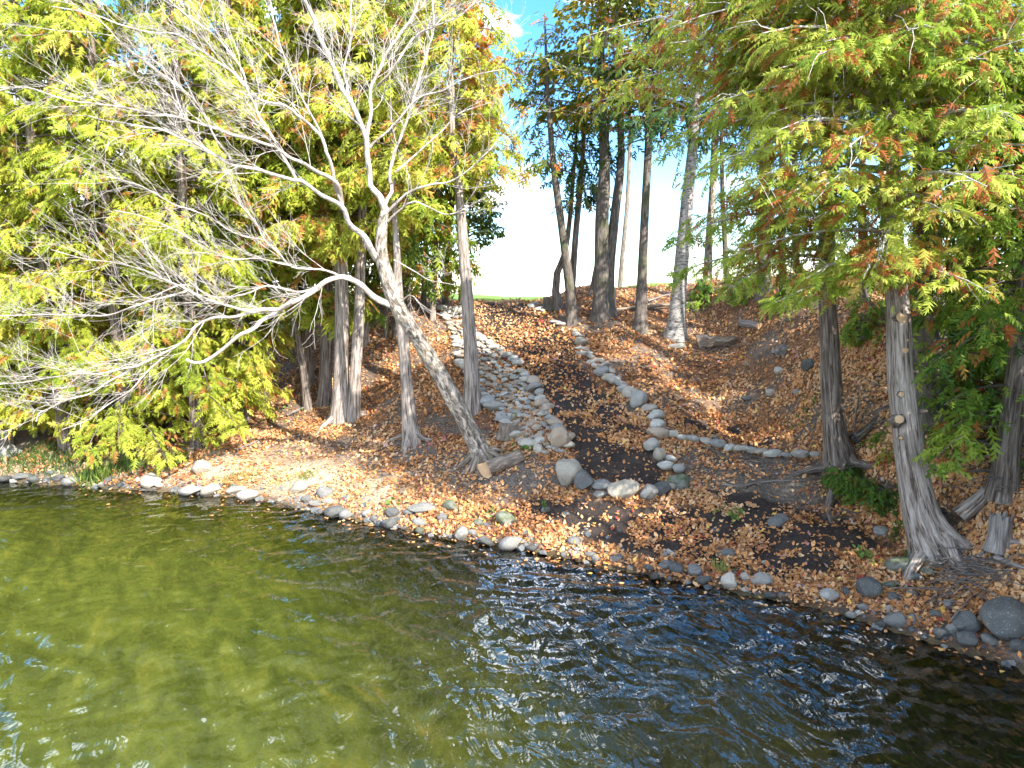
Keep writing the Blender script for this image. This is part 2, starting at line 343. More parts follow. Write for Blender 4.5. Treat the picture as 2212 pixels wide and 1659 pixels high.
# ------------------------------------------------------------------ water
wx = np.unique(np.concatenate([-np.geomspace(16, 500, 18), np.arange(-16, 12, .05), np.geomspace(12, 500, 18)]))
wy = np.unique(np.concatenate([-np.geomspace(1, 500, 16), np.arange(-1, 4, .25), np.arange(4, 16, .05), np.array([20, 40, 60.])]))
WX, WY = np.meshgrid(wx, wy); WX, WY = WX.ravel(), WY.ravel()
dep = np.clip(-H0(WX, WY), -.5, 2)
def ripple(X, Y):
    z = 0
    for ang, lam, amp, sd_ in ((66, .8, .022, 1), (30, .42, .012, 2), (112, .48, .012, 3), (80, .27, .008, 4), (140, .33, .006, 5), (95, .2, .0045, 6)):
        wx_ = (fbm(X * .6 + sd_ * 9, Y * .6, sd_, 3) - .45) * 2.6
        d_ = X * math.cos(R(ang)) + Y * math.sin(R(ang)) + wx_
        z = z + amp * .42 * np.sin(2 * math.pi * d_ / lam) * (.35 + 1.3 * vn(X * .9 + sd_ * 3, Y * .9, sd_ + .5))
    return z
near = (np.abs(WX + 2) < 14.5) & (WY > 3) & (WY < 16.5)
WZ = np.where(near, ripple(WX, WY), 0)
nx, ny = len(wx), len(wy)
i = (np.arange(ny - 1)[:, None] * nx + np.arange(nx - 1)[None]).ravel()
F = np.stack([i, i + 1, i + nx + 1, i + nx], -1)
keep = (dep[F].max(1) > -.2); F = F[keep]
used = np.unique(F); rm = np.zeros(len(WX), int); rm[used] = np.arange(len(used)); F = rm[F]
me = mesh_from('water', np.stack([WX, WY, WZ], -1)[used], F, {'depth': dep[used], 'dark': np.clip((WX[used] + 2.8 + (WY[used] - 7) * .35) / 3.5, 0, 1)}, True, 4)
m, nt, b, o = mat('lake water'); g = nd(nt, 'ShaderNodeNewGeometry').outputs['Position']
nt.nodes.remove(b)
def rot_noise(ang, scale, st, det=3, dist=.8):
    mp = nd(nt, 'ShaderNodeMapping'); mp.inputs['Rotation'].default_value = (0, 0, R(ang)); nt.links.new(g, mp.inputs[0])
    return noise(nt, mp.outputs[0], scale, det, .5, dist, (1, st, 1))
h1 = rot_noise(-20, 4.2, .4, 2, 1.2); h2 = rot_noise(25, 9, .45, 2, .8)
hs = nd(nt, 'ShaderNodeMath', operation='MULTIPLY_ADD'); hs.inputs[1].default_value = .2; nt.links.new(h2, hs.inputs[0]); nt.links.new(h1, hs.inputs[2])
bp = nd(nt, 'ShaderNodeBump'); bp.inputs['Strength'].default_value = 1; bp.inputs['Distance'].default_value = .026; nt.links.new(hs.outputs[0], bp.inputs['Height'])
fr = nd(nt, 'ShaderNodeFresnel'); fr.inputs[0].default_value = 1.7; nt.links.new(bp.outputs[0], fr.inputs['Normal'])
gl = nd(nt, 'ShaderNodeBsdfGlossy'); gl.inputs['Roughness'].default_value = .015; gl.inputs[0].default_value = (1, 1, 1, 1); nt.links.new(bp.outputs[0], gl.inputs['Normal'])
dp = attr(nt, 'depth').outputs['Fac']
tcol = ramp(nt, [(0, (.95, .93, .85)), (.12, (.82, .8, .5)), (.6, (.5, .56, .2)), (1, (.34, .42, .11))], dp)
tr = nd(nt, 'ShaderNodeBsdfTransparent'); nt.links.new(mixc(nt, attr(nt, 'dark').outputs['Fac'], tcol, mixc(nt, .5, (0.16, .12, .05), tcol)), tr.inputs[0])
df = nd(nt, 'ShaderNodeBsdfDiffuse'); nt.links.new(mixc(nt, attr(nt, 'dark').outputs['Fac'], ramp(nt, [(.3, (.06, .08, .015)), (.45, (.088, .112, .019)), (.58, (.125, .15, .024)), (.68, (.17, .18, .028)), (.78, (.27, .2, .03))], rot_noise(-30, 3.4, .3, 7, .9)), (.018, .019, .008)), df.inputs[0]); nt.links.new(bp.outputs[0], df.inputs['Normal'])  # light and dark streaks paint foliage reflections into the murk; yellow stands for sunken leaves
tb = ramp(nt, [(0, (.0,) * 3), (.15, (.05,) * 3), (.5, (.25,) * 3), (1, (.45,) * 3)], dp)
m1 = nd(nt, 'ShaderNodeMixShader'); nt.links.new(tb, m1.inputs[0]); nt.links.new(tr.outputs[0], m1.inputs[1]); nt.links.new(df.outputs[0], m1.inputs[2])
m2 = nd(nt, 'ShaderNodeMixShader'); nt.links.new(fr.outputs[0], m2.inputs[0]); nt.links.new(m1.outputs[0], m2.inputs[1]); nt.links.new(gl.outputs[0], m2.inputs[2])
nt.links.new(m2.outputs[0], o.inputs[0])
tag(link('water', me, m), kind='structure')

# ------------------------------------------------------------------ foliage builders
def frond_template(full=True):
    V = []; F = []
    def tri(a, b_, c_):
        n = len(V); V.extend([a, b_, c_]); F.append((n, n + 1, n + 2))
    n_ = 5 if full else 3; st = .86 / n_; wd = [.26, .37, .34, .25, .15] if full else [.3, .36, .22]
    for k in range(n_):
        for s in (-1, 1):
            y = .02 + st * k + (st * .4 if s > 0 else 0); W = wd[k] * (1 + .15 * s * (-1) ** k)
            tri((0, y - .05, 0), (0, y + st * .8, .02), (s * W, y + st * 1.05 + .06 * (k % 2), -.09))
    tri((-.06, .78, 0), (.06, .8, 0), (.03, 1.08, -.03))
    V = np.array(V, float); V[:, 2] -= .28 * V[:, 1] ** 2; V[:, 0] += .1 * V[:, 1] ** 2
    return V, np.array(F)
def leaf_template():
    V = np.array([(0, 0, 0), (.32, .4, .1), (0, 1, -.05), (-.32, .4, .1), (0, .45, 0)], float)
    return V, np.array([(0, 1, 4), (1, 2, 4), (2, 3, 4), (3, 0, 4)])
def litter_template():
    V = np.array([(0, 0, .04), (.3, .3, .12), (.2, .75, .02), (0, 1, .2), (-.28, .45, .22)], float)
    return V, np.array([(0, 1, 4), (1, 2, 4), (2, 3, 4)])
FR2 = frond_template(False)
FR, LF, LT = frond_template(), leaf_template(), litter_template()
def scatter(tpl, p, d, n, s, tint, name, org):
    TV, TF = tpl; k = len(TV); N = len(p)
    d = nrm(d); x = nrm(np.cross(d, n)); z = np.cross(x, d)
    s = s[:, None, None]
    V = p[:, None] + s * (TV[None, :, 0:1] * x[:, None] + TV[None, :, 1:2] * d[:, None] + TV[None, :, 2:3] * z[:, None]) - np.array(org)
    F = (TF[None] + (np.arange(N) * k)[:, None, None]).reshape(-1, 3)
    return mesh_from(name, V.reshape(-1, 3), F, {'tint': np.repeat(tint, k)}, False)
def hue(rng, N, brown=.1, pos=None, lo=.05, hi=.8):
    t = rng.normal((lo + hi) / 2, (hi - lo) / 5, N)
    if pos is not None: t += (vn(pos[:, 0] * .9, pos[:, 1] * .9, pos[:, 2] * .9) - .5) * .5
    t = np.clip(t, lo, hi)
    if brown:
        q = vn(pos[:, 0] * 3 + 5, pos[:, 1] * 3, pos[:, 2] * 3) if pos is not None else rng.random(N)
        br = (rng.random(N) < brown * np.clip((q - .3) * 3.2, 0, 3))
        t = np.where(br, rng.uniform(.84, 1, N), t)
    return t
def limbs(rng, tp, z0, z1, Rm, nl, prof, az=None, spread=math.pi, up=.25, droop=.45, lmin=.3):
    out = []
    zz = tp[:, 2]
    for k in range(nl):
        t = (k + rng.random()) / nl; z = z0 + (z1 - z0) * t
        st = np.array([np.interp(z, zz, tp[:, 0]), np.interp(z, zz, tp[:, 1]), z])
        a = rng.uniform(-math.pi, math.pi) if az is None else az + rng.normal(0, 1) * spread
        Ln = max(lmin, Rm * prof(t) * rng.uniform(.65, 1.12))
        h = np.array([math.cos(a), math.sin(a), 0]); u = np.linspace(0, 1, 6)[:, None]
        pts = st + Ln * (h * u + np.array([0, 0, 1]) * (up * u - droop * u * u)) + np.array([-h[1], h[0], 0]) * (u ** 1.5 * rng.normal(0, .12) * Ln)
        out.append((pts, h, Ln))
    return out
def fronds_on(rng, lm, per_m, fs, width=.33, umin=.25, out_n=.6, drop=-.6):
    Ps = []; Ds = []; Ns = []; Ss = []
    for pts, h, Ln in lm:
        n = max(3, int(per_m * Ln)); u = umin + (1 - umin) * rng.random(n) ** .75
        q = np.stack([np.interp(u, np.linspace(0, 1, len(pts)), pts[:, k]) for k in range(3)], -1)
        lat = np.array([-h[1], h[0], 0]); sgn = rng.choice([-1, 1], n)
        off = np.abs(rng.normal(0, 1, n)) * width * Ln * (1.08 - u) * .8 + rng.random(n) * fs * .4
        q = q + lat * (sgn * off)[:, None]; q[:, 2] += -off * .3 + rng.normal(0, fs * .35, n)
        d = h * .55 + lat * (sgn * .6)[:, None] + np.array([0, 0, drop]) + rng.normal(0, .3, (n, 3))
        nn = np.array([0, 0, .8]) + h * out_n + rng.normal(0, .4, (n, 3))
        Ps.append(q); Ds.append(d); Ns.append(nn); Ss.append(np.clip(rng.gamma(9, 1 / 9, n), .5, 1.45) * fs)
    return [np.concatenate(a) for a in (Ps, Ds, Ns, Ss)]
PR_COL = lambda t: 1.0 if t < .55 else max(.12, 1 - (t - .55) / .5)
PR_CONE = lambda t: max(.1, 1 - t * .9)
def tree(name, label, cat, path, widths, group=None, mat=None, dd=0.0, top=None, sides=14, rough=.07, flare=.5, base=None,
         crown=None, seed=0, roots=0, fol=None, moreparts=None):
    """path: image points of the trunk from its foot up; the foot stands on the ground there, the rest at about the same distance"""
    rng = np.random.default_rng(seed + 1000)
    b0 = at(*path[0]) if base is None else np.array([base[0], base[1], float(H(np.array([base[0]]), np.array([base[1]]))[0])])
    if base is None: pts = [b0 - np.array([0, 0, .12])] + [P(px, py, b0[1] + dd * (i + 1) / len(path)) for i, (px, py) in enumerate(path[1:])]
    else: pts = [b0 - np.array([0, 0, .12])] + [b0 + np.array(q) for q in path]
    pts = np.array(pts)
    rad = np.array([wd * .5 * (b0[1] / FPX) if base is None else wd * .5 for wd in widths])
    if top is not None and pts[-1, 2] < top:
        dr = nrm(pts[-1] - pts[-2]); dr[:2] *= .5; pts = np.vstack([pts, pts[-1] + dr / dr[2] * (top - pts[-1, 2])]); rad = np.append(rad, rad[-1] * .3)
    q = spline(np.column_stack([pts, rad]), .16 if b0[1] < 15 else .3)
    r0 = root(name, label, cat, b0, group)
    tb = TB(); tb.tube(q[:, :3], q[:, 3], sides, rough, flare, seed=seed * .37)
    link('trunk', tb.mesh('trunk', b0), mat or M_CEDAR, r0)
    for k in range(roots):
        a = 2 * math.pi * k / roots + rng.uniform(-.4, .4); Ln = rng.uniform(.45, 1.0) * (rad[0] / .2)
        rp = []
        for u in np.linspace(0, 1, 7):
            x = b0[0] + math.cos(a + u * .4) * (rad[0] * .6 + u * Ln); y = b0[1] + math.sin(a + u * .4) * (rad[0] * .6 + u * Ln)
            rp.append((x, y, float(H(np.array([x]), np.array([y]))[0]) + .17 * rad[0] / .2 * (1 - u) ** 2 + .02 - .07 * u))
        t2 = TB(); t2.tube(rp, np.linspace(rad[0] * .42, .015, 7), 7, .15, seed=k + seed); link('root', t2.mesh('root', b0), M_ROOT if mat is None else mat, r0)
    if crown:
        c = dict(z0=5, z1=12, R=1.8, n=50, per=22, fs=.3, prof=PR_COL, az=None, spread=math.pi, up=.25, droop=.45, brown=.1, lo=.05, hi=.8, width=.33, umin=.25, tpl=FR2, br=True, out_n=.6)
        c.update(crown)
        lm = limbs(rng, q[:, :3], c['z0'], c['z1'], c['R'], c['n'], c['prof'], c['az'], c['spread'], c['up'], c['droop'])
        if c['br']:
            t3 = TB()
            for pts_, h, Ln in lm: t3.tube(pts_, np.linspace(.012 + .009 * Ln, .004, len(pts_)), 4, 0)
            tag(link('branches', t3.mesh('branches', b0), M_TWIG if c.get('pale') else M_CEDAR, r0), kind='stuff')
        p, d, n_, s = fronds_on(rng, lm, c['per'], c['fs'], c['width'], c['umin'], c['out_n'])
        me = scatter(c['tpl'], p, d, n_, s, hue(rng, len(p), c['brown'], p, c['lo'], c['hi']), 'crown', b0)
        tag(link('crown', me, fol or M_FOL, r0), kind='stuff')
    return r0, q

# ------------------------------------------------------------------ trees: cedar wall on the left bank
def cedar_at(name, label, X, Y, hgt, seed, crown, fol=None, group=None, r=.16, mat=None):
    rng = np.random.default_rng(seed)
    l1, l2 = rng.normal(0, .25, 2)
    return tree(name, label, 'tree', [(l1 * .3, l2 * .3, hgt * .3), (l1 * .6, l2 * .5, hgt * .6), (l1, l2, hgt)], [r * 2, r * 1.6, r * 1.1, .05], group, mat, base=(X, Y), seed=seed, crown=crown, fol=fol, sides=8)
G_WALL = 'cedars in the dense green wall on the left bank'
WALL = [(-10.7, 16.3, 12.5, 'leftmost bright yellow-green cedar leaning over the water at the left edge'),
        (-9.0, 15.9, 12.8, 'second bright cedar from the left edge, foliage down to the water plants'),
        (-7.5, 16.2, 12.2, 'bright cedar behind the tips of the lowest bare branches'),
        (-6.9, 17.6, 12.6, 'cedar with browning sprays behind the middle of the bare branches'),
        (-12.6, 17.0, 12.5, 'cedar whose foliage is cut by the left edge of the picture')]
for k, (X, Y, hg, lb) in enumerate(WALL):
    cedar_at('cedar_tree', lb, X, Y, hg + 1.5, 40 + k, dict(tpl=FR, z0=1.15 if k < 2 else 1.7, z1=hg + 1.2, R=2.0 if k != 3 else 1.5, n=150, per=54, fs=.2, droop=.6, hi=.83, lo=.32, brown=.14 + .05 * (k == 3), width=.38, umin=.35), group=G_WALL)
BACK = [(-8.4, 18.8, 'dark cedar behind the bright wall, second from the left'), (-11.5, 19.5, 'dark cedar filling the gaps at the far left'), (-5.7, 19.3, 'dark cedar behind the browning cedar'), (-3.4, 20.6, 'tall cedar behind the trunk cluster on the left slope'), (-14.5, 19, 'dark cedar behind the leftmost foliage')]
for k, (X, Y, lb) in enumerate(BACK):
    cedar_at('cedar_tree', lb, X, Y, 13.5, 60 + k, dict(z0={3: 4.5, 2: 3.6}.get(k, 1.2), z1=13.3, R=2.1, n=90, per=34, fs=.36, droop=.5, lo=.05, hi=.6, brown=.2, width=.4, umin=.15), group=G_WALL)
# low foliage of the wall near the waterline
for k, (px, py, rr, lb) in enumerate([(130, 960, 1.0, 'low cedar bush at the far left above the grass'), (330, 945, 1.0, 'low cedar bush under the drooping bare branch'), (440, 950, .75, 'small bright cedar bush at the right end of the left thicket'), (30, 960, .9, 'low cedar bush at the left edge')]):
    p = at(px, py + 10); cedar_at('cedar_bush', lb, p[0], p[1] + .9, 2.6, 80 + k, dict(tpl=FR, z0=p[2] + .6, z1=p[2] + 2.4, R=rr * 1.3, n=38, per=60, fs=.17, lo=.25, hi=.8, brown=.1, droop=.3, umin=.1), r=.05, group='low cedar bushes on the left bank')

# trunks of the left group
Cn = dict
T = [
 ('cedar_tree', 'thickest trunk of the grey cedar cluster, its roots reaching to the left', [(735, 915), (737, 800), (738, 700), (737, 600), (735, 480), (725, 300), (720, 100)], [44, 33, 30, 28, 26, 20, 14], M_CEDARP, dict(z0=5.3, z1=13, R=2.2, n=95, per=52, fs=.27, lo=.3, hi=.8, brown=.3), 5),
 ('cedar_tree', 'slim front right trunk of the grey cedar cluster', [(762, 908), (768, 800), (775, 700), (778, 600), (782, 480), (790, 300)], [30, 25, 23, 21, 19, 13], M_CEDARP, dict(z0=6, z1=12.5, R=1.7, n=50, per=44, fs=.27, lo=.2, hi=.8, brown=.25), 3),
 ('cedar_tree', 'shaded left trunk of the grey cedar cluster', [(700, 872), (704, 760), (708, 650), (704, 520), (698, 300)], [30, 26, 24, 20, 14], M_CEDAR, dict(z0=5.2, z1=12.5, R=2.2, n=75, per=48, fs=.27, lo=.1, hi=.75, brown=.3), 0),
 ('cedar_tree', 'thin trunk just behind the grey cedar cluster on its right', [(790, 745), (788, 650), (785, 560), (780, 430)], [15, 14, 12, 9], M_CEDARP, dict(z0=6.6, z1=13, R=1.8, n=50, per=40, fs=.28, lo=.2, hi=.8, brown=.25), 0),
 ('cedar_tree', 'white-grey trunk with flared base and exposed roots left of the leaning birch', [(890, 962), (880, 850), (872, 750), (862, 650), (858, 560), (850, 400)], [40, 27, 24, 20, 15, 8], M_CEDARP, dict(z0=5.6, z1=9, R=1.1, n=30, per=26, fs=.26, lo=.2, hi=.8, brown=.3), 5),
 ('cedar_tree', 'leaning thin trunk left of the cedar cluster, at the edge of the thicket', [(665, 882), (655, 800), (640, 720), (628, 650), (605, 560)], [20, 17, 16, 15, 12], M_CEDAR, dict(z0=5.0, z1=11.5, R=1.8, n=60, per=46, fs=.26, lo=.2, hi=.8, brown=.3), 0),
 ('cedar_tree', 'trunk inside the dark thicket with brown bark lit in spots', [(572, 885), (566, 800), (560, 720), (556, 640)], [22, 19, 17, 14], M_CEDAR, dict(z0=3.9, z1=12, R=1.9, n=80, per=50, fs=.26, lo=.15, hi=.8, brown=.25), 0),
 ('young_birch', 'small pale trunk in the thicket shade, leftmost that shows', [(532, 888), (526, 820), (518, 750), (512, 680)], [12, 10, 9, 7], M_OLD, dict(z0=3.2, z1=7, R=1.0, n=25, per=24, fs=.26, lo=.2, hi=.8, brown=.3), 0),
 ('cedar_tree', 'straight grey trunk standing on the stone bed left of the path', [(1022, 888), (1018, 780), (1010, 650), (1000, 520), (990, 400), (980, 320), (974, 200), (965, -60)], [40, 30, 26, 22, 18, 16, 13, 7], M_CEDARP, dict(z0=6.6, z1=12.5, R=1.5, n=75, per=32, fs=.26, lo=.25, hi=.84, brown=.3), 0),
 ('background_tree', 'thin trunk on the left crest beside the stones', [(934, 690), (938, 620), (944, 520), (947, 420)], [13, 11, 9, 8], M_CEDARP, dict(z0=7, z1=11.5, R=1.5, n=26, per=14, fs=.32, lo=.1, hi=.7, brown=.25), 0),
 ('background_tree', 'dark thin trunk on the left crest behind its paler neighbour', [(914, 662), (918, 580), (920, 480), (915, 380)], [12, 11, 10, 8], M_DARK, dict(z0=6.6, z1=11.5, R=1.6, n=26, per=14, fs=.32, lo=.1, hi=.7, brown=.25), 0),
 ('background_tree', 'thin trunk on the crest seen just right of the upper birch trunk', [(886, 700), (882, 600), (886, 500), (890, 400)], [12, 11, 10, 8], M_CEDAR, dict(z0=6.0, z1=11.5, R=1.8, n=40, per=16, fs=.34, lo=.1, hi=.7, brown=.25), 0),
 ('background_tree', 'slim young trunk on the leafy slope behind the leaning birch', [(834, 728), (836, 660), (838, 580)], [10, 9, 7], M_CEDAR, dict(z0=5.6, z1=11, R=2.0, n=50, per=18, fs=.34, lo=.1, hi=.75, brown=.25), 0),
]
for k, (nm, lb, path, wd, mt, cr_, rt) in enumerate(T):
    tree(nm, lb, 'tree', path, wd, 'trunks on the left slope', mt, top=(cr_ or {}).get('z1'), crown=cr_, seed=100 + k, roots=max(0, rt - 2), sides=16 if k in (0, 4, 8) else 10, flare=.38 if rt else .25)

# ------------------------------------------------------------------ trees right of the path
def fl(z0, z1, R_, n, per, fs=.3, **k): return dict(z0=z0, z1=z1, R=R_, n=n, per=per, fs=fs, **k)
T = [
 ('cedar_tree', 'slim grey trunk at the right of the path crest, beside the old stump', [(1238, 697), (1228, 600), (1212, 480), (1195, 350), (1183, 200)], [26, 19, 16, 13, 9], M_DARK, fl(7.4, 11.5, 1.5, 30, 14, .26, lo=0.1, hi=.75, brown=.2, up=.1), M_MIXL),
 ('cedar_tree', 'thin stem rising just behind the slim grey trunk, angled right', [(1236, 670), (1238, 580), (1246, 480), (1256, 380), (1262, 260)], [14, 14, 13, 11, 8], M_CEDAR, fl(6.6, 9.5, 1.0, 24, 18, .28, lo=0, hi=.6, brown=.15), M_DKF),
 ('bent_trunk', 'bent reddish-brown trunk curving beside the old stump', [(1208, 668), (1200, 630), (1203, 590), (1220, 545), (1234, 440)], [24, 17, 15, 12, 9], M_CEDAR, None, None),
 ('maple_tree', 'thickest dark trunk of the ridge with deep furrowed bark', [(1302, 688), (1300, 600), (1300, 500), (1306, 350), (1300, 180), (1296, 0)], [44, 33, 30, 23, 17, 12], M_DARK, fl(8.6, 13, 2.6, 50, 16, .16, lo=.2, hi=1, brown=0, tpl='leaf', up=.5, droop=.3, pale=1), M_MIXL),
 ('maple_tree', 'second furrowed trunk forking right of the thickest ridge trunk', [(1318, 684), (1316, 590), (1330, 450), (1342, 340), (1336, 180), (1340, 0)], [30, 24, 20, 16, 13, 10], M_DARK, fl(8.4, 13, 2.4, 45, 16, .16, lo=.3, hi=1, brown=0, tpl='leaf', up=.5, droop=.3, pale=1), M_MIXL),
 ('background_tree', 'leaning thin trunk behind the thickest ridge trunk, on its left', [(1276, 640), (1286, 590), (1298, 500)], [16, 12, 9], M_CEDAR, None, None),
 ('background_tree', 'thinnest tree on the skyline, a bare pole bending right', [(1338, 610), (1344, 560), (1354, 450), (1360, 330), (1362, 200)], [12, 10, 9, 8, 6], M_CEDAR, None, None),
 ('spruce_tree', 'straight spotted dark trunk with drooping spruce branches', [(1383, 712), (1386, 620), (1392, 480), (1400, 330), (1406, 150), (1410, -50)], [30, 22, 18, 16, 13, 9], M_DARK, fl(8.0, 11.8, 1.7, 36, 18, .28, lo=.1, hi=.8, brown=.05, up=.05, droop=.25), M_DKF),
 ('white_birch', 'white birch with peeling papery bark, the only white trunk on the right slope', [(1460, 728), (1465, 650), (1478, 500), (1490, 380), (1500, 280), (1515, 100), (1520, -50)], [42, 33, 28, 23, 19, 15, 11], M_BIRCH, fl(8.4, 11.8, 2.0, 40, 16, .14, lo=.5, hi=1, brown=0, tpl='leaf', up=.6, droop=.3, pale=1), M_MIXL),
 ('background_tree', 'silvery trunk on the skyline right of the white birch', [(1528, 616), (1532, 520), (1540, 400), (1546, 250)], [20, 17, 15, 12], M_OLD, fl(8.6, 11, 1.5, 14, 12, .32, lo=0, hi=.6), M_DKF),
 ('background_tree', 'thin trunk on the skyline beside the silvery one', [(1572, 612), (1566, 520), (1560, 400)], [13, 11, 9], M_DARK, fl(8.5, 10.5, 1.3, 10, 12, .32, lo=0, hi=.6), M_DKF),
 ('cedar_tree', 'dark upright trunk on the ridge halfway between birch and right cedars', [(1652, 640), (1650, 540), (1652, 400), (1655, 200)], [32, 28, 25, 20], M_DARK, fl(8.5, 11, 1.6, 16, 12, .34, lo=0, hi=.7), M_FOLR),
 ('background_tree', 'narrow dark trunk, third from the birch on the skyline', [(1692, 640), (1690, 540), (1688, 400)], [16, 14, 12], M_DARK, fl(8.4, 10, 1.4, 9, 12, .34, lo=0, hi=.6), M_DKF),
 ('background_tree', 'narrow dark trunk close behind the left one of the two big right cedars', [(1722, 640), (1720, 540), (1716, 400)], [16, 15, 13], M_DARK, fl(8.4, 10, 1.4, 9, 12, .34, lo=0, hi=.6), M_DKF),
 ('background_tree', 'ridge trunk between the two big right cedars', [(1868, 650), (1866, 540), (1862, 400)], [20, 18, 15], M_DARK, fl(8.4, 10.5, 1.5, 12, 12, .34, lo=0, hi=.6), M_DKF),
 ('background_tree', 'ridge trunk at the far right behind the green sprays', [(2100, 640), (2096, 540), (2090, 400)], [24, 22, 18], M_DARK, fl(7.6, 10.5, 1.8, 18, 14, .36, lo=0, hi=.6), M_DKF),
 ('cedar_tree', 'shaded wide cedar behind the pruned right cedar', [(2015, 905), (2010, 780), (2006, 600), (2000, 400), (1998, 200)], [80, 66, 56, 48, 40], M_DARK, fl(5.8, 8.5, 1.8, 26, 20, .3, lo=.05, hi=.75, az=-1.2, spread=1.0), M_FOLR),
 ('cedar_tree', 'grey cedar trunk at the right edge behind the green undergrowth', [(2168, 1062), (2180, 960), (2196, 820), (2215, 650), (2235, 450)], [58, 48, 44, 40, 34], M_CEDAR, fl(1.9, 7.5, 1.35, 80, 50, .18, lo=.02, hi=.7, brown=.12), M_FOLR),
]
for k, (nm, lb, path, wd, mt, cr_, fo) in enumerate(T):
    if cr_ and cr_.get('tpl') == 'leaf': cr_['tpl'] = LF; cr_['per'] *= 3
    tree(nm, lb, 'tree', path, wd, 'trees on the right slope and ridge', mt, top=(cr_ or {}).get('z1', 10.5), crown=cr_, seed=150 + k, fol=fo, sides=16 if k in (0, 3, 7, 8, 16, 17) else 9)

# the two big cedars on the right, with long lit branches that hang out over the slope
def big_cedar(label, path, wd, mt, sets, seed, stubs, roots):
    r0, q = tree('cedar_tree', label, 'tree', path, wd, 'big cedars at the right', mt, top=9.8, crown=None, seed=seed, roots=roots, sides=28, rough=.09, flare=.65)
    b0 = np.array(r0.location); rng = np.random.default_rng(seed)
    LM = []
    for (z0, z1, R_, n, az, spread, up, droop) in sets: LM += limbs(rng, q[:, :3], z0, z1, R_, n, lambda t: 1, az, spread, up, droop)
    t3 = TB()
    for pts_, h, Ln in LM:
        t3.tube(pts_, np.linspace(.012 + .008 * Ln, .004, len(pts_)), 5, 0)
        for k in range(int(3 * Ln)):                 # bare side twigs
            u = rng.uniform(.2, 1); i_ = min(len(pts_) - 2, int(u * (len(pts_) - 1))); s_ = pts_[i_] + (pts_[i_ + 1] - pts_[i_]) * rng.random()
            dr = nrm(h * .6 + rng.normal(0, .55, 3)); uu = np.linspace(0, 1, 4)[:, None]
            t3.tube(s_ + dr * uu * rng.uniform(.2, .6) + np.array([0, 0, -.12]) * uu ** 2 + rng.normal(0, .02, (4, 3)), np.linspace(.006, .002, 4), 3)
    tag(link('branches', t3.mesh('branches', b0), M_TWIG, r0), kind='stuff')
    p, d, n_, s = fronds_on(rng, LM, 50, .165, .38, .12, .45, -.4)
    tag(link('crown', scatter(FR, p, d, n_, s, hue(rng, len(p), .34, p, .35, .83), 'crown', b0), M_FOLR, r0), kind='stuff')
    for px, py, rr in stubs:                         # sawn branch stubs on the camera side
        zt = P(px, py, b0[1])[2]; ax = np.array([np.interp(zt, q[:, 2], q[:, k]) for k in range(4)])
        c0 = P(px, py, ax[1] - ax[3] * .8); t = nrm(c0 - ax[:3]) * .6 + np.array([0, -.6, .15]); t = nrm(t)
        st = TB(); st.tube(np.array([c0 - t * .12, c0 + t * .0, c0 + t * .028]), [rr * 1.5, rr * 1.15, rr * .82], 12, .25, cap=False, seed=px); so_ = link('branch_stub', st.mesh('branch_stub', b0), M_CEDAR, r0)
        a = np.linspace(0, 2 * math.pi, 13)[:-1]; u_ = nrm(np.cross(t, [0, 0, 1.])); v_ = np.cross(u_, t)
        rim = c0 + t * .03 + (u_[None] * np.cos(a)[:, None] + v_[None] * np.sin(a)[:, None]) * rr * .8
        V = np.vstack([rim, c0 + t * .042]) - b0; F_ = [(k, (k + 1) % 12, 12) for k in range(12)]
        link('cut_face', mesh_from('cut_face', V, F_, None, False), M_CUT, so_)
    return r0, q
PI = math.pi
big_cedar('dark-barked cedar at the far end of the row of oval stones', [(1822, 1012), (1806, 950), (1797, 850), (1791, 700), (1786, 600), (1786, 450), (1790, 300), (1785, 100), (1780, -100)], [64, 50, 43, 38, 35, 32, 28, 25, 20], M_CEDAR,
          [(4.5, 5.8, 3.0, 5, -PI * .86, .25, .1, .25), (4.4, 5.9, 2.6, 9, -PI * .6, .5, .12, .3), (6.7, 9.3, 3.5, 46, -PI * .72, .5, .18, .25), (6.8, 9.4, 2.8, 22, -PI * .35, .9, .15, .3)], 201, [(1802, 720, .03)], 5)
big_cedar('pruned grey cedar with sawn branch stubs and a swept foot at the right shore', [(2032, 1188), (1990, 1110), (1968, 1000), (1950, 850), (1942, 700), (1934, 600), (1926, 450), (1920, 300), (1915, 100), (1910, -100)], [100, 74, 62, 55, 50, 45, 40, 37, 32, 26], M_CEDARP,
          [(4.2, 4.9, 1.9, 9, -PI * .75, .5, .15, .3), (5.0, 8.6, 2.7, 48, -PI * .8, .5, .2, .3), (5.2, 8.8, 2.5, 38, -PI * .25, .6, .2, .3)], 202,
          [(1946, 686, .085), (1953, 756, .055), (1957, 735, .025), (1946, 852, .045), (1942, 906, .07), (1978, 803, .03), (1998, 888, .025), (1905, 925, .02), (1946, 946, .03)], 4)
# cedars past the right edge of the picture whose shade falls on the right shore
for k, (X, Y, hg) in enumerate([(8.3, 6.0, 7.8), (7.7, 3.7, 7.6), (8.9, 1.4, 8.4), (10.5, 9.5, 8), (8.9, 11.5, 8)]):
    cedar_at('cedar_tree', ['dark cedar undergrowth just past the right edge', 'cedar standing on the shore outside the right edge', 'farthest cedar along the shore outside the right edge', 'cedar up the bank outside the right edge', 'dark cedar behind the trunk at the right edge'][k], X, Y, hg, 300 + k,
             dict(z0=1.3, z1=hg, R=2.2, n=90, per=26, fs=.3, lo=0, hi=.7, brown=.1), M_FOLR, 'cedars along the right shore')
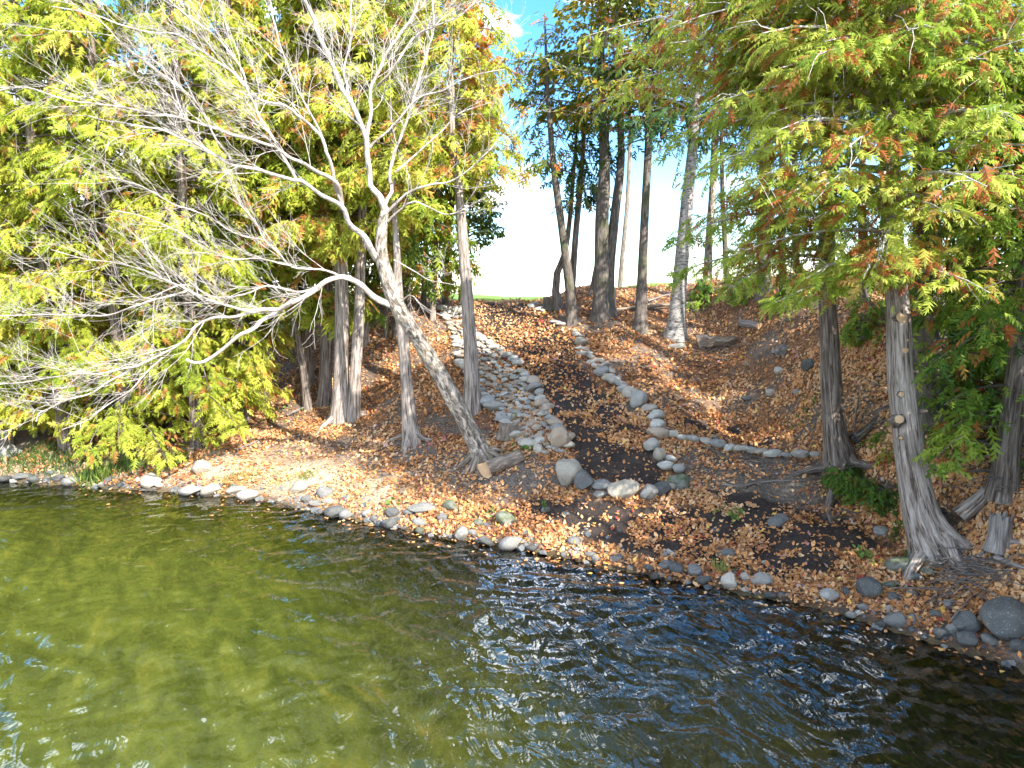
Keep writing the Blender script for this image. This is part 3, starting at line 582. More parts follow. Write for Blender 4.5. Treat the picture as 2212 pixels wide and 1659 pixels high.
# spreading undergrowth branches at right
for k, (px, py, hh, rr, lb) in enumerate([(2130, 905, 1.5, 1.0, 'green cedar undergrowth left of the right-edge trunk'), (2075, 800, 1.9, 1.2, 'shaded young cedar up the slope behind the pruned cedar')]):
    p = at(px, py); cedar_at('cedar_bush', lb, p[0], p[1], hh, 330 + k, dict(z0=p[2] + .1, z1=p[2] + hh, R=rr, n=36, per=50, fs=.15, lo=.05, hi=.65, brown=.05, droop=.2, up=.3, umin=.1), M_FOLR, 'cedar undergrowth at the right', r=.03)
for k, (px, py, rr, lb) in enumerate([(1850, 1085, .5, 'bushy green cedar sapling at the foot of the left big cedar'), (1905, 1105, .42, 'cedar sapling touching the pruned cedar trunk'), (1822, 1062, .3, 'smallest cedar sapling below the end of the stone row')]):
    p = at(px, py); cedar_at('cedar_sapling', lb, p[0], p[1], .5, 350 + k, dict(z0=p[2] + .03, z1=p[2] + .4, R=rr, n=30, per=52, fs=.105, lo=0, hi=.32, brown=.06, droop=.3, up=.55, umin=.05, prof=PR_CONE), M_FOLR, 'cedar saplings under the big cedars', r=.012)

# orange maple high on the left of the sky gap
cedar_like = tree('maple_tree', 'orange and yellow maple crown against the sky above the path', 'tree', [(962, 660), (966, 520), (985, 380), (1000, 250), (1010, 100), (1010, -60)], [16, 14, 13, 11, 9, 7], None, M_DARK, top=13,
                  crown=dict(z0=6.8, z1=13, R=1.2, n=90, per=110, fs=.16, tpl=LF, lo=0, hi=1, brown=0, up=.6, droop=.2, az=.1, spread=1.0), fol=M_MAPLE, seed=400)
# dark leafy branch low beside the straight trunk
tree('young_tree', 'small green leafy tree just right of the straight grey trunk on the skyline', 'tree', [(990, 665), (1004, 560), (1014, 470)], [8, 6, 5], None, M_DARK, top=7.6,
     crown=dict(z0=5.6, z1=7.6, R=1.2, n=26, per=60, fs=.14, tpl=LF, lo=0, hi=.4, brown=0, up=.3, droop=.2, az=0, spread=.9), fol=M_MIXL, seed=401)

for k, (px, py, hh, lb) in enumerate([(1505, 668, .9, 'small green cedar sapling on the ridge behind the white birch'), (1590, 655, 1.0, 'cedar sapling on the skyline right of the birch'), (1700, 668, 1.1, 'young cedar on the ridge behind the dark-barked cedar'), (1845, 740, .8, 'young cedar on the shaded slope between the two big cedars'), (1880, 960, .4, 'small cedar sprig on the ground between the two big cedars')]):
    p = at(px, py); cedar_at('cedar_sapling', lb, p[0], p[1], hh, 370 + k, dict(z0=p[2] + .05, z1=p[2] + hh, R=hh * .6, n=26, per=34, fs=.17, lo=.05, hi=.7, brown=.08, droop=.25, up=.3, umin=.05, prof=PR_CONE), M_FOLR, 'cedar saplings on the right slope', r=.015)
# ------------------------------------------------------------------ the bare leaning birch
rng = np.random.default_rng(7)
bb = at(1048, 1002)
br = root('leaning_birch', 'large bare birch leaning left over the shore with long pale leafless branches', 'tree', bb)
BD = bb[1]
trunk = [(1052, 1010, 0, 52), (1030, 960, 0, 46), (1000, 900, -.1, 43), (952, 812, -.2, 41), (905, 735, -.35, 39), (862, 668, -.45, 38), (838, 605, -.5, 36), (824, 545, -.5, 30), (826, 490, -.5, 27), (832, 455, -.5, 24)]
def bp_(l): 
    return np.array([np.append(P(x, y, BD + d), wd * (.42 if wd > 25 else .34) * (BD + d) / FPX) for x, y, d, wd in l])
q = spline(bp_(trunk), .09)
tb = TB(); tb.tube(q[:, :3], q[:, 3], 26, .13, .35, groove=9, seed=3.3); link('trunk', tb.mesh('trunk', bb), M_OLD, br)
LIMBS = [
 ([(832, 460), (808, 410), (796, 350), (788, 290), (763, 233), (730, 167), (683, 67), (655, -10), (640, -60)], 22, 10, -.5, -1.0),
 ([(790, 300), (800, 240), (807, 200), (837, 133), (863, 83), (897, 33), (915, -30)], 14, 7, -.55, -.2),
 ([(832, 460), (842, 410), (850, 360), (877, 267), (897, 213), (903, 190), (930, 80), (935, -20)], 13, 5, -.5, .6),
 ([(822, 560), (790, 520), (760, 490), (735, 447), (693, 413), (633, 390), (567, 367), (500, 350), (433, 320), (383, 293), (340, 276), (260, 262), (180, 250)], 24, 4, -.5, -2.6),
 ([(740, 450), (722, 400), (680, 372), (633, 345), (593, 318), (533, 300), (467, 277), (400, 263), (333, 247), (283, 233), (217, 228), (150, 213), (60, 190), (0, 196)], 15, 4, -.9, -3.2),
 ([(738, 447), (722, 395), (712, 350), (700, 300), (667, 267), (617, 230), (550, 207), (517, 167), (450, 117), (383, 80), (333, 75), (267, 50), (170, 20)], 15, 4, -.9, -2.4),
 ([(640, 385), (600, 320), (583, 287), (547, 217), (510, 133), (460, 73), (383, 20), (340, -30)], 10, 4, -1.5, -2.6),
 ([(500, 348), (460, 290), (427, 230), (400, 200), (333, 153), (300, 123), (267, 90), (227, 47), (167, 20), (110, 14)], 8, 3, -1.9, -3.4),
 ([(852, 672), (800, 640), (765, 608), (733, 603), (683, 627), (633, 647), (583, 683), (550, 709), (517, 726), (483, 753), (467, 773), (437, 783), (402, 776)], 24, 9, -.45, -2.2),
 ([(633, 648), (593, 669), (517, 669), (467, 656), (417, 633), (383, 621), (333, 593), (267, 569), (190, 560), (110, 540)], 12, 3, -1.3, -3.0),
 ([(590, 672), (540, 676), (493, 683), (433, 703), (400, 736), (350, 766), (300, 789), (250, 816), (200, 846), (150, 859), (83, 893), (78, 910)], 13, 4, -1.4, -3.0),
 ([(350, 770), (317, 803), (277, 843), (217, 883), (190, 905), (133, 929)], 7, 3, -2.3, -3.2),
 ([(300, 790), (240, 800), (180, 806), (110, 812), (40, 822), (-10, 830)], 6, 3, -2.4, -3.4),
 ([(400, 628), (383, 639), (300, 659), (233, 679), (167, 686), (100, 679), (0, 683)], 9, 3, -2.0, -3.0),
 ([(690, 622), (640, 628), (580, 622), (530, 640), (470, 640), (400, 615), (340, 640), (290, 650)], 11, 3, -1.0, -1.8),
 ([(765, 605), (733, 596), (700, 583), (627, 576), (593, 549), (567, 516), (550, 480), (520, 440), (500, 400)], 9, 3, -.8, -2.0),
 ([(627, 576), (560, 560), (500, 558), (440, 540), (380, 500), (320, 470), (250, 455)], 6, 3, -1.4, -2.8),
 ([(567, 516), (500, 500), (430, 460), (370, 440), (300, 400), (230, 380)], 6, 3, -1.9, -2.9),
 ([(836, 465), (877, 417), (930, 397), (984, 387), (1040, 340), (1100, 280)], 10, 3, -.5, -.9),
 ([(838, 480), (870, 450), (897, 440), (964, 460), (1020, 440), (1060, 420)], 8, 3, -.5, -.8),
 ([(850, 560), (897, 593), (930, 606), (980, 616)], 5, 2, -.5, -.9),
 ([(850, 668), (885, 640), (905, 655), (950, 680), (1000, 684)], 5, 2, -.5, -.8),
 ([(812, 190), (830, 167), (897, 80), (940, 57), (990, 33), (1023, 7), (1060, -20)], 9, 4, -.4, -.9),
 ([(800, 320), (850, 270), (900, 215), (960, 190), (1020, 165), (1090, 150)], 8, 3, -.5, -.9),
 ([(760, 235), (745, 160), (755, 80), (760, 0)], 9, 5, -.6, -.3),
 ([(700, 300), (660, 230), (620, 130), (590, 40), (580, -30)], 7, 4, -.9, -1.4),
 ([(850, 370), (905, 330), (950, 290), (1000, 240), (1060, 220)], 7, 3, -.5, -.2),
]
LP = []
for k, (pts, w0, w1, d0, d1) in enumerate(LIMBS):
    n = len(pts); l = []
    for i_, (x, y) in enumerate(pts):
        t = i_ / (n - 1); l.append((x + (rng.normal(0, 2.5) if 0 < i_ < n - 1 else 0), y + (rng.normal(0, 2.5) if 0 < i_ < n - 1 else 0), d0 + (d1 - d0) * t ** .8, w0 + (w1 - w0) * t ** .55))
    q = spline(bp_(l), .07 if w0 > 15 else .1)
    q[:, :3] += (np.stack([vn(q[:, 0] * 4, q[:, 2] * 4, j * 7. + k) for j in range(3)], -1) - .5) * np.clip(q[:, 3:4] * 3, .02, .1)
    LP.append(q)
    tb = TB(); tb.tube(q[:, :3], q[:, 3], 10 if w0 > 12 else 6, .12, seed=k * 1.1)
    link('branch', tb.mesh('branch', bb), M_LIMB, br)
tw = TB(); cnt = 0
def twig(start, d, Ln, r, lvl):
    global cnt
    if cnt > 9000: return
    cnt += 1
    n = 4 if lvl else 6
    pts = [start]; dd_ = d.copy(); bend = rng.normal(0, .09, 3) + np.array([-.03, 0, .05])
    for k in range(n):
        dd_ = nrm(dd_ + bend + rng.normal(0, .1, 3)); pts.append(pts[-1] + dd_ * Ln / n)
    pts = np.array(pts); tw.tube(pts, np.linspace(r, max(.0016, r * .3), n + 1), 3 if r < .008 else 4, 0, cap=False)
    if lvl < 2:
        m_ = int(rng.integers(3, 6)) if lvl == 0 else int(rng.integers(2, 4))
        for k in range(m_):
            i_ = rng.integers(1, n); base = nrm(pts[i_] - pts[i_ - 1])
            twig(pts[i_], nrm(base + nrm(rng.normal(0, 1, 3)) * .62), Ln * rng.uniform(.35, .65), max(.0022, r * .5), lvl + 1)
for k, q in enumerate(LP):
    ln = np.linalg.norm(np.diff(q[:, :3], axis=0), axis=1).sum(); n = int(ln * (5.4 if k not in (18, 19, 20, 21, 23, 26) else 3.0))
    for j in range(n):
        t = rng.uniform(.18 if k not in (0, 3, 8) else .35, 1); i_ = min(len(q) - 2, int(t * (len(q) - 1)))
        if k == 8 and t > .62: continue
        base = nrm(q[i_ + 1, :3] - q[i_, :3]); side = nrm(rng.normal(0, 1, 3) + np.array([-.15, 0, .55]))
        twig(q[i_, :3], nrm(base * .8 + side * .6), rng.uniform(.5, 1.45), max(.0035, min(.0075, q[i_, 3] * .4)), 0)
tag(link('twigs', tw.mesh('twigs', bb), M_TWIG2, br), kind='stuff')
# roots of the birch: exposed, arching over the eroded bank
for k, a in enumerate([-2.9, -2.5, -2.1, -1.7, -1.2, -.6, 2.8, .2]):
    rp = []; Ln = rng.uniform(.5, .95)
    for u in np.linspace(0, 1, 8):
        x = bb[0] + math.cos(a + u * .5) * (.08 + u * Ln); y = bb[1] + math.sin(a + u * .5) * (.08 + u * Ln)
        rp.append((x, y, float(H(np.array([x]), np.array([y]))[0]) + .22 * (1 - u) ** 1.5 + .03 * math.sin(u * 9) - .03 * u))
    t2 = TB(); t2.tube(rp, np.linspace(.085, .014, 8), 8, .2, seed=k); link('root', t2.mesh('root', bb), M_ROOT, br)

# ------------------------------------------------------------------ stones
def rock_variants(n, sub, seed, flat=.0, ang=.35):
    out_ = []
    for k in range(n):
        bm = bmesh.new(); bmesh.ops.create_icosphere(bm, subdivisions=sub, radius=1); r_ = np.random.default_rng(seed + k)
        V = np.array([v.co[:] for v in bm.verts]); F_ = np.array([[v.index for v in f.verts] for f in bm.faces]); bm.free()
        for j in range(int(7 + r_.integers(0, 5))):            # flatten against random planes: facets with soft edges
            nn = nrm(r_.normal(0, 1, 3)); dlim = r_.uniform(.62, .88); dd_ = V @ nn
            V = V - np.outer(np.maximum(dd_ - dlim, 0) * .85, nn)
        V = V * (1 + ang * (fbm(V[:, 0] * 1.3 + k * 7 + 9, V[:, 1] * 1.3 + 9, V[:, 2] * 1.3 + 9, 3)[:, None] - .45))
        out_.append(mesh_from('stone', V * .92, F_, None, True))
    return out_
RV = rock_variants(14, 3, 500); RB = rock_variants(8, 4, 700, ang=.25)
meshes_by_mat = {}
def vmesh(pool, k, mt):
    key = (id(pool), k, mt.name)
    if key not in meshes_by_mat:
        m_ = pool[k].copy(); m_.materials.clear(); m_.materials.append(mt); meshes_by_mat[key] = m_
    return meshes_by_mat[key]
rs = np.random.default_rng(11)
def put_rock(name, px, py, wpx, hpx, mt, parent=None, pool=None, world=None, sink=.3, rz=None, thick=None):
    pool = pool or RV
    p = at(px, py + hpx * .25) if world is None else world
    sc = p[1] / FPX; a = wpx * .5 * sc * 1.05; c = hpx * .5 * sc * 1.05
    b_ = (a + c) * .5 * rs.uniform(.85, 1.1) if thick is None else thick
    loc = Vector((p[0], p[1], p[2] + c * (1 - 2 * sink) * .9))
    if parent: loc = loc - parent.location
    o = link(name, vmesh(pool, int(rs.integers(len(pool))), mt), None, parent, loc, (rs.normal(0, .18), rs.normal(0, .18), rs.normal(0, .25) if rz is None else rz), (a, b_, c))
    return o
# stone bed left of the path
bedL = [(952, 668), (962, 690), (974, 712), (982, 735), (996, 790), (1040, 842), (1062, 880), (1088, 910), (1108, 942), (1158, 975)]
bedR = [(992, 668), (1004, 690), (1016, 712), (1034, 735), (1112, 782), (1146, 826), (1166, 868), (1186, 900), (1200, 925), (1226, 950)]
bo = at(1100, 870); bed = root('stone_bed', 'bed of packed rounded grey stones running down the left side of the path', 'stone bed', bo)
WL = [at(*p) for p in bedL]; WR = [at(*p) for p in bedR]; placed = []
def inter(W, y):
    a = np.array(W); i_ = np.argsort(a[:, 1]); return np.interp(y, a[i_, 1], a[i_, 0])
y0, y1 = min(WL[-1][1], WR[-1][1]), max(WL[0][1], WR[0][1])
def try_stone(x, y, r_, f=.82):
    for (X, Y, R_) in placed:
        if (X - x) ** 2 + (Y - y) ** 2 < ((R_ + r_) * f) ** 2: return False
    placed.append((x, y, r_)); return True
for side in (WL, WR):
    y = y0
    while y < y1:
        r_ = rs.uniform(.12, .2) * (1.15 if y < y0 + 3 else 1); x = inter(side, y) + rs.normal(0, .03)
        try_stone(x, y, r_, .7); y += r_ * 1.5
for k in range(9000):
    y = rs.uniform(y0 - .15, y1); x = rs.uniform(inter(WL, y), inter(WR, y)); try_stone(x, y, rs.uniform(.065, .125), .7)
nb = 0
placed.sort(key=lambda q: q[1]); print('bed', len(placed))
for (x, y, r_) in placed[:295]:
    z = float(H(np.array([x]), np.array([y]))[0]); sc = y / FPX; k_ = rs.uniform(.42, .62)
    o = put_rock('stone', 0, 0, 2 * r_ / sc * rs.uniform(1.05, 1.3), 2 * r_ / sc * k_ * 1.1, M_STONE, bed, world=np.array([x, y, z]), sink=.14 if r_ > .12 else .2, rz=rs.uniform(-3, 3), thick=r_ * rs.uniform(.85, 1.1))
rest = np.array(placed[295:] + [(inter(WL, y1 - .2), y1 - .2, .1)]); RZ = H(rest[:, 0], rest[:, 1]); n_ = len(rest); az_ = rs.uniform(0, 6.28, n_)
bm = bmesh.new(); bmesh.ops.create_icosphere(bm, subdivisions=2, radius=1); TVs = np.array([v.co[:] for v in bm.verts]) * (.9, 1, .62); TFs = np.array([[v.index for v in f.verts] for f in bm.faces]); bm.free()
TVs *= 1 + .3 * (fbm(TVs[:, 0] * 1.5 + 9, TVs[:, 1] * 1.5 + 9, TVs[:, 2] * 1.5 + 9, 2)[:, None] - .4)
mr = scatter((TVs, TFs), np.stack([rest[:, 0], rest[:, 1], RZ + .02], -1), np.stack([np.cos(az_), np.sin(az_), 0 * az_], -1), np.tile([0, 0, 1.], (n_, 1)) + rs.normal(0, .2, (n_, 3)), rest[:, 2] * 1.1, rs.random(n_), 'far_stones', bo)
tag(link('far_stones', mr, M_STONE, bed), kind='stuff')
put_rock('slab', 1211, 952, 50, 56, M_STONE, bed, RB, sink=.15, rz=.35)['label'] = 'largest flat-sided grey stone at the lower end of the bed'
# border right of the path
s6 = lambda cx, cy: (1106 + cx * .3333, 516 + cy * .3333)
bl = [(130, 440, 60, 30), (170, 455, 60, 25), (150, 425, 50, 25), (200, 470, 50, 22), (280, 540, 70, 24), (320, 553, 60, 20), (400, 598, 45, 30), (418, 622, 50, 28), (452, 632, 50, 22), (450, 668, 82, 52), (437, 712, 60, 24), (480, 720, 60, 25), (455, 746, 80, 36), (500, 748, 50, 30), (512, 772, 60, 28), (522, 798, 80, 36), (570, 790, 60, 24), (540, 827, 60, 30), (595, 825, 80, 30), (580, 866, 92, 60), (640, 860, 60, 30), (628, 896, 95, 42), (690, 905, 50, 30), (660, 926, 105, 56), (707, 945, 90, 40), (722, 986, 82, 60), (765, 1012, 85, 75), (800, 995, 60, 40), (820, 1052, 112, 112), (886, 1103, 95, 52), (935, 1155, 110, 66), (945, 1208, 105, 66), (945, 1266, 140, 72), (905, 1346, 90, 85), (960, 1412, 82, 92), (1022, 1428, 85, 42), (997, 1480, 106, 60), (1082, 1503, 86, 66)]
p0 = at(*s6(700, 950)); bd = root('stone_border', 'single line of rounded grey and tan stones edging the right side of the dark path', 'stone border', p0)
for k, (cx, cy, w_, h_) in enumerate(bl):
    x, y = s6(cx, cy); o = put_rock('stone', x, y, w_ * .41, h_ * .41, M_PALE if k in (34, 9) else M_STONE, bd, RV, sink=.15)
p0 = at(*s6(1500, 1370)); rw = root('stone_row', 'short row of smooth oval grey stones leading from the path border to the dark cedar', 'stone row', p0)
for cx, cy, w_ in [(1030, 1278, 95), (1097, 1297, 82), (1170, 1300, 88), (1262, 1322, 98), (1335, 1340, 108), (1412, 1358, 86), (1482, 1363, 94), (1552, 1374, 84), (1614, 1383, 84), (1690, 1400, 116), (1775, 1406, 68), (1865, 1413, 112), (1970, 1413, 78)]:
    x, y = s6(cx, cy); put_rock('stone', x, y, w_ * .4, w_ * .4 * rs.uniform(.45, .55), M_STONE, rw, RV, sink=.08)
s5 = lambda cx, cy: (1106 + cx * .2666, 995 + cy * .2666)
G_RING = 'boulders closing the foot of the dark path'
for cx, cy, w_, h_, mt, lb in [
 (450, 122, 215, 225, M_PALE, 'tall pale tan boulder leaning at the left end of the boulder line across the path'),
 (585, 190, 155, 160, M_ROCK, 'blocky two-toned grey boulder beside the tall tan one'),
 (727, 207, 172, 84, M_ROCK, 'flattened grey boulder stacked on a small one at the foot of the path'),
 (712, 282, 105, 60, M_ROCK, 'small dark grey stone under the flattened boulder'),
 (895, 262, 268, 150, M_PALE, 'widest cream boulder in the middle of the line closing the path'),
 (1100, 265, 148, 112, M_ROCK, 'squat grey boulder with a dark underside right of the widest cream one'),
 (1212, 245, 142, 118, M_DKROCK, 'dark bluish boulder in the line closing the path'),
 (1285, 225, 70, 90, M_PALE, 'narrow tan stone wedged beside the dark bluish boulder'),
 (1360, 190, 190, 130, M_MOSSR, 'mossy-topped boulder at the right end of the line closing the path')]:
    x, y = s5(cx, cy); o = put_rock('boulder', x, y, w_ * .325, h_ * .325, mt, None, RB, sink=.14); tag(o, lb, 'boulder', G_RING)
s4 = lambda cx, cy: (590 + cx * .2667, 922 + cy * .2667); s6b = lambda cx, cy: (1622 + cx * .2667, 958.5 + cy * .2667); s3 = lambda cx, cy: (cx * .3333, 884.7 + cy * .3333)
G_SH = 'rocks scattered along the shore'
SHR = [
 (s4, 200, 495, 165, 95, M_PALE, 'white sunlit boulder on the left beach'), (s4, 445, 605, 95, 52, M_PALE, 'small white stone right of the white sunlit boulder'),
 (s4, 415, 535, 130, 100, M_ROCK, 'grey pointed rock behind the small white stone'), (s4, 270, 585, 100, 60, M_ROCK, 'flat grey rock between the two white stones'),
 (s4, 345, 625, 110, 50, M_ROCK, 'low grey slab just below the small white stone'), (s4, 500, 705, 150, 92, M_DKROCK, 'rounded dark rock at the waterline, leftmost of the wet dark ones'),
 (s4, 560, 675, 70, 50, M_ROCK, 'small grey rock behind the rounded dark waterline rock'), (s4, 592, 742, 110, 72, M_ROCK, 'grey rock touching the rounded dark waterline rock'),
 (s4, 762, 702, 92, 62, M_ROCK, 'grey rock among leaves above the waterline, left of the dark faceted one'), (s4, 822, 742, 80, 50, M_ROCK, 'pale grey rock half under leaves at the waterline'),
 (s4, 960, 692, 115, 78, M_DKROCK, 'dark faceted rock among orange leaves on the middle shore'), (s4, 945, 803, 125, 78, M_DKROCK, 'dark bluish rock at the water edge below the faceted one'),
 (s4, 1182, 772, 122, 62, M_ROCK, 'low grey rock beside a dark soil pocket'), (s4, 1215, 655, 250, 62, M_ROCK, 'long thin slate slab lying on the leaves'),
 (s4, 1110, 690, 110, 45, M_ROCK, 'short slate slab at the left end of the long thin one'), (s4, 1440, 642, 118, 92, M_MOSSR, 'greenish square rock at the right end of the slate slab'),
 (s4, 1370, 737, 92, 72, M_ROCK, 'round grey rock below the greenish square one'), (s4, 1522, 857, 112, 110, M_ROCK, 'upright bluish-grey rock at the water edge'),
 (s4, 1620, 862, 84, 52, M_ROCK, 'small flat rock beside the upright bluish-grey one'), (s4, 1187, 852, 74, 62, M_MOSSR, 'small tan-green rock in the water edge'),
 (s4, 1665, 777, 78, 60, M_MOSSR, 'small greenish rock beside a green seedling'), (s4, 1892, 747, 185, 92, M_MOSSR, 'wedge-shaped greenish rock on dark soil'),
 (s4, 1920, 957, 195, 96, M_ROCK, 'large smooth oblong rock standing in the water edge at the middle'), (s4, 1722, 952, 122, 70, M_DKROCK, 'dark wet rock left of the large smooth oblong one'),
 (s4, 2090, 1000, 84, 50, M_DKROCK, 'small wet rock right of the large smooth oblong one'), (s5, 270, 397, 68, 50, M_ROCK, 'small grey stone beside the green clover on dark soil'),
 (s5, 430, 430, 76, 36, M_ROCK, 'little pale stone on the dark soil below the boulders'), (s5, 512, 652, 124, 54, M_ROCK, 'oval grey rock among leaves near the middle waterline'),
 (s5, 530, 718, 82, 36, M_ROCK, 'thin grey stone just below the oval grey rock'), (s5, 420, 762, 52, 46, M_ROCK, 'tiny bluish stone near the water'),
 (s5, 675, 797, 66, 78, M_ROCK, 'small upright grey stone near the water'), (s5, 630, 757, 92, 42, M_ROCK, 'pale flat stone behind the small upright one'),
 (s5, 832, 792, 125, 54, M_ROCK, 'pair-like low grey rock under leaves'), (s5, 1110, 872, 84, 62, M_DKROCK, 'round dark stone at the water edge'),
 (s5, 1250, 848, 165, 66, M_ROCK, 'long low grey rock with a twig standing before it'), (s5, 1342, 877, 124, 90, M_DKROCK, 'dark rock overlapping the long low grey one'),
 (s5, 1472, 892, 124, 112, M_ROCK, 'tall triangular grey rock near the yellow fern'), (s5, 1552, 967, 124, 84, M_DKROCK, 'speckled round rock left of the yellow fern'),
 (s5, 1765, 972, 132, 132, M_STONE, 'smooth egg-shaped grey rock right of the yellow fern'), (s5, 1890, 950, 84, 80, M_STONE, 'small lilac-grey stone between two smooth pale rocks'),
 (s5, 2017, 962, 178, 96, M_STONE, 'smooth pale oblong stone right of the egg-shaped rock'), (s5, 1742, 746, 156, 54, M_ROCK, 'low grey rock lying on black soil'),
 (s5, 1680, 712, 60, 34, M_ROCK, 'tiny grey stone on top of the black soil patch'), (s5, 2090, 1142, 112, 52, M_DKROCK, 'dark wet stone with a yellow leaf in front'),
 (s5, 640, 870, 90, 50, M_DKROCK, 'wet dark stone at the water line under the leaves'), (s5, 1160, 975, 80, 46, M_DKROCK, 'black wet stone in the ripples'),
 (s6b, 228, 627, 168, 88, M_ROCK, 'bluish oval rock alone on the black soil at right'), (s6b, 635, 1225, 156, 98, M_STONE, 'pointed stone, pale above and dark below'),
 (s6b, 950, 1182, 184, 190, M_DKROCK, 'tall dark brownish rock, the tallest on the right shore'), (s6b, 1205, 972, 240, 148, M_MOSSR, 'wide mossy rock in front of the swept cedar foot'),
 (s6b, 1432, 1032, 98, 78, M_MOSSR, 'small yellowish-green rock right of the wide mossy one'), (s6b, 1532, 972, 150, 66, M_MOSSR, 'flat olive rock against the swept cedar foot'),
 (s6b, 1332, 1087, 134, 60, M_ROCK, 'thin bluish slab below the wide mossy rock'), (s6b, 1132, 1142, 142, 62, M_MOSSR, 'flat greenish rock right of the tallest dark rock'),
 (s6b, 1240, 1145, 60, 50, M_ROCK, 'small grey stone beside the flat greenish rock'), (s6b, 770, 1200, 100, 70, M_DKROCK, 'dark angular stone left of the tallest dark rock'),
 (s6b, 812, 1387, 84, 56, M_STONE, 'small pale-topped stone near the right water edge'), (s6b, 1185, 1432, 215, 96, M_ROCK, 'low spotted grey rock by the right water edge'),
 (s6b, 1602, 1302, 114, 72, M_ROCK, 'brownish grey rock above the right pile'), (s6b, 1495, 1382, 98, 70, M_DKROCK, 'blackish round stone in the right pile'),
 (s6b, 1742, 1452, 230, 170, M_DKROCK, 'big slanted dark rock left of the huge round boulder'), (s6b, 2075, 1425, 390, 300, M_DKROCK, 'huge round blue-grey boulder at the right edge'),
 (s6b, 1532, 1532, 124, 102, M_DKROCK, 'dark rounded stone at the lower end of the right pile'), (s6b, 1632, 1510, 100, 90, M_ROCK, 'grey stone wedged in the right pile'),
 (s6b, 1052, 1492, 84, 56, M_DKROCK, 'small dark stone standing in the right water edge'), (s6b, 912, 1332, 104, 54, M_ROCK, 'flat grey stone among leaves above the right water edge'),
 (s6b, 1172, 1252, 144, 66, M_DKROCK, 'low dark slab below the flat greenish rock'), (s6b, 1045, 722, 114, 76, M_STONE, 'broken whitish chunk on the leaves left of the swept cedar'),
 (s6b, 902, 900, 56, 42, M_ROCK, 'small bluish pebble beside green weeds'), (s6b, 1310, 1215, 90, 52, M_ROCK, 'small slate piece in the middle of the right shore'),
 (s6b, 1740, 1590, 170, 120, M_DKROCK, 'wet blue-grey rock at the lowest end of the right pile'), (s6b, 2180, 1650, 160, 90, M_DKROCK, 'dark rock below the huge round boulder'),
 (s6b, 1930, 1600, 150, 80, M_ROCK, 'grey rock under leaves below the big slanted dark rock'),
 (s3, 1312, 372, 116, 92, M_PALE, 'rounded beige boulder at the back of the left beach'), (s3, 985, 462, 125, 96, M_PALE, 'white pointed rock on the left beach'),
 (s3, 1030, 490, 60, 40, M_STONE, 'small grey stone touching the white pointed rock'), (s3, 330, 412, 76, 38, M_ROCK, 'grey flat rock at the far left waterline'),
 (s3, 460, 462, 100, 60, M_ROCK, 'grey rock in front of the left grass tuft'), (s3, 220, 452, 66, 46, M_DKROCK, 'dark bluish stone at the far left waterline'),
 (s3, 372, 446, 90, 46, M_DKROCK, 'dark rock between the flat grey rock and the grass tuft'), (s3, 1242, 545, 156, 62, M_STONE, 'streaked slab on the left waterline'),
 (s3, 1362, 522, 130, 72, M_PALE, 'whitish slab beside the streaked one on the left beach'), (s3, 1600, 572, 140, 66, M_STONE, 'sunlit low rock at the left waterline, midway along the beach'),
 (s3, 660, 512, 46, 34, M_PALE, 'little white stone at the left waterline'), (s3, 150, 432, 110, 44, M_ROCK, 'low rock at the far left end of the waterline'),
 (s3, 30, 455, 80, 44, M_DKROCK, 'wet dark rock in the left corner of the shore'), (s3, 70, 275, 120, 90, M_ROCK, 'grey boulder in the shade at the far left'), (s3, 1530, 520, 120, 60, M_PALE, 'bleached rock on the sunny part of the beach'),
 (s6, 1675, 998, 66, 54, M_STONE, 'square pale stone alone on the right slope'), (s6, 1845, 998, 50, 36, M_STONE, 'small pale stone right of the square one on the slope'),
 (s6, 1728, 848, 54, 46, M_STONE, 'grey stone below the hollow of the rotten stump'), (s6, 1525, 815, 50, 28, M_PALE, 'small cream stone on the upper right slope'),
 (s6, 1080, 698, 120, 46, M_ROCK, 'bluish slab at the foot of the white birch'), (s6, 1925, 820, 90, 76, M_DKROCK, 'dark rock right of the rotten stump'),
 (s6, 1515, 1035, 60, 30, M_ROCK, 'grey pebble on the right slope left of the square stone'), (s6, 1310, 1290, 60, 34, M_ROCK, 'shadowed stone behind the corner of the stone row'),
]
for k, (f, cx, cy, w_, h_, mt, lb) in enumerate(SHR):
    x, y = f(cx, cy); s_ = .3333 if f in (s3, s6) else .2667
    big = w_ * s_ > 28
    o = put_rock('rock', x, y, w_ * s_ * 1.2, h_ * s_ * 1.25, mt, None, RB if big else RV, sink=.26)
    tag(o, lb, 'rock', G_SH)
# pebbles
N = 1000; px_ = rs.uniform(0, 2212, N); tt = rs.normal(0, 1, N)
X = rs.uniform(-11, 6.5, N); Y = np.interp(X, SHx, SHy) + np.abs(rs.normal(0, .55, N)) - .25; Z = H(X, Y)
TV = np.array([(1, 0, 0), (-1, 0, 0), (0, 1, 0), (0, -1, 0), (0, 0, .8), (.6, .6, .45), (-.6, .55, .4), (.5, -.6, .5), (-.6, -.6, .4)], float)
TF = np.array([(0, 5, 4), (5, 2, 4), (2, 6, 4), (6, 1, 4), (1, 8, 4), (8, 3, 4), (3, 7, 4), (7, 0, 4), (0, 2, 5), (2, 1, 6), (1, 3, 8), (3, 0, 7)])
a = rs.uniform(0, 6.28, N); s_ = rs.gamma(2.2, .016, N) + .012
mep = scatter((TV, TF), np.stack([X, Y, Z - .3 * s_], -1), np.stack([np.cos(a), np.sin(a), 0 * a], -1), np.tile([0, 0, 1.], (N, 1)) + rs.normal(0, .15, (N, 3)), s_, rs.random(N), 'pebbles', (0, 0, 0))
M_PEB = leafmat('pebbles', [(0, (.05, .055, .06)), (.8, (.15, .15, .145)), (1, (.32, .3, .27))], 0, .7)
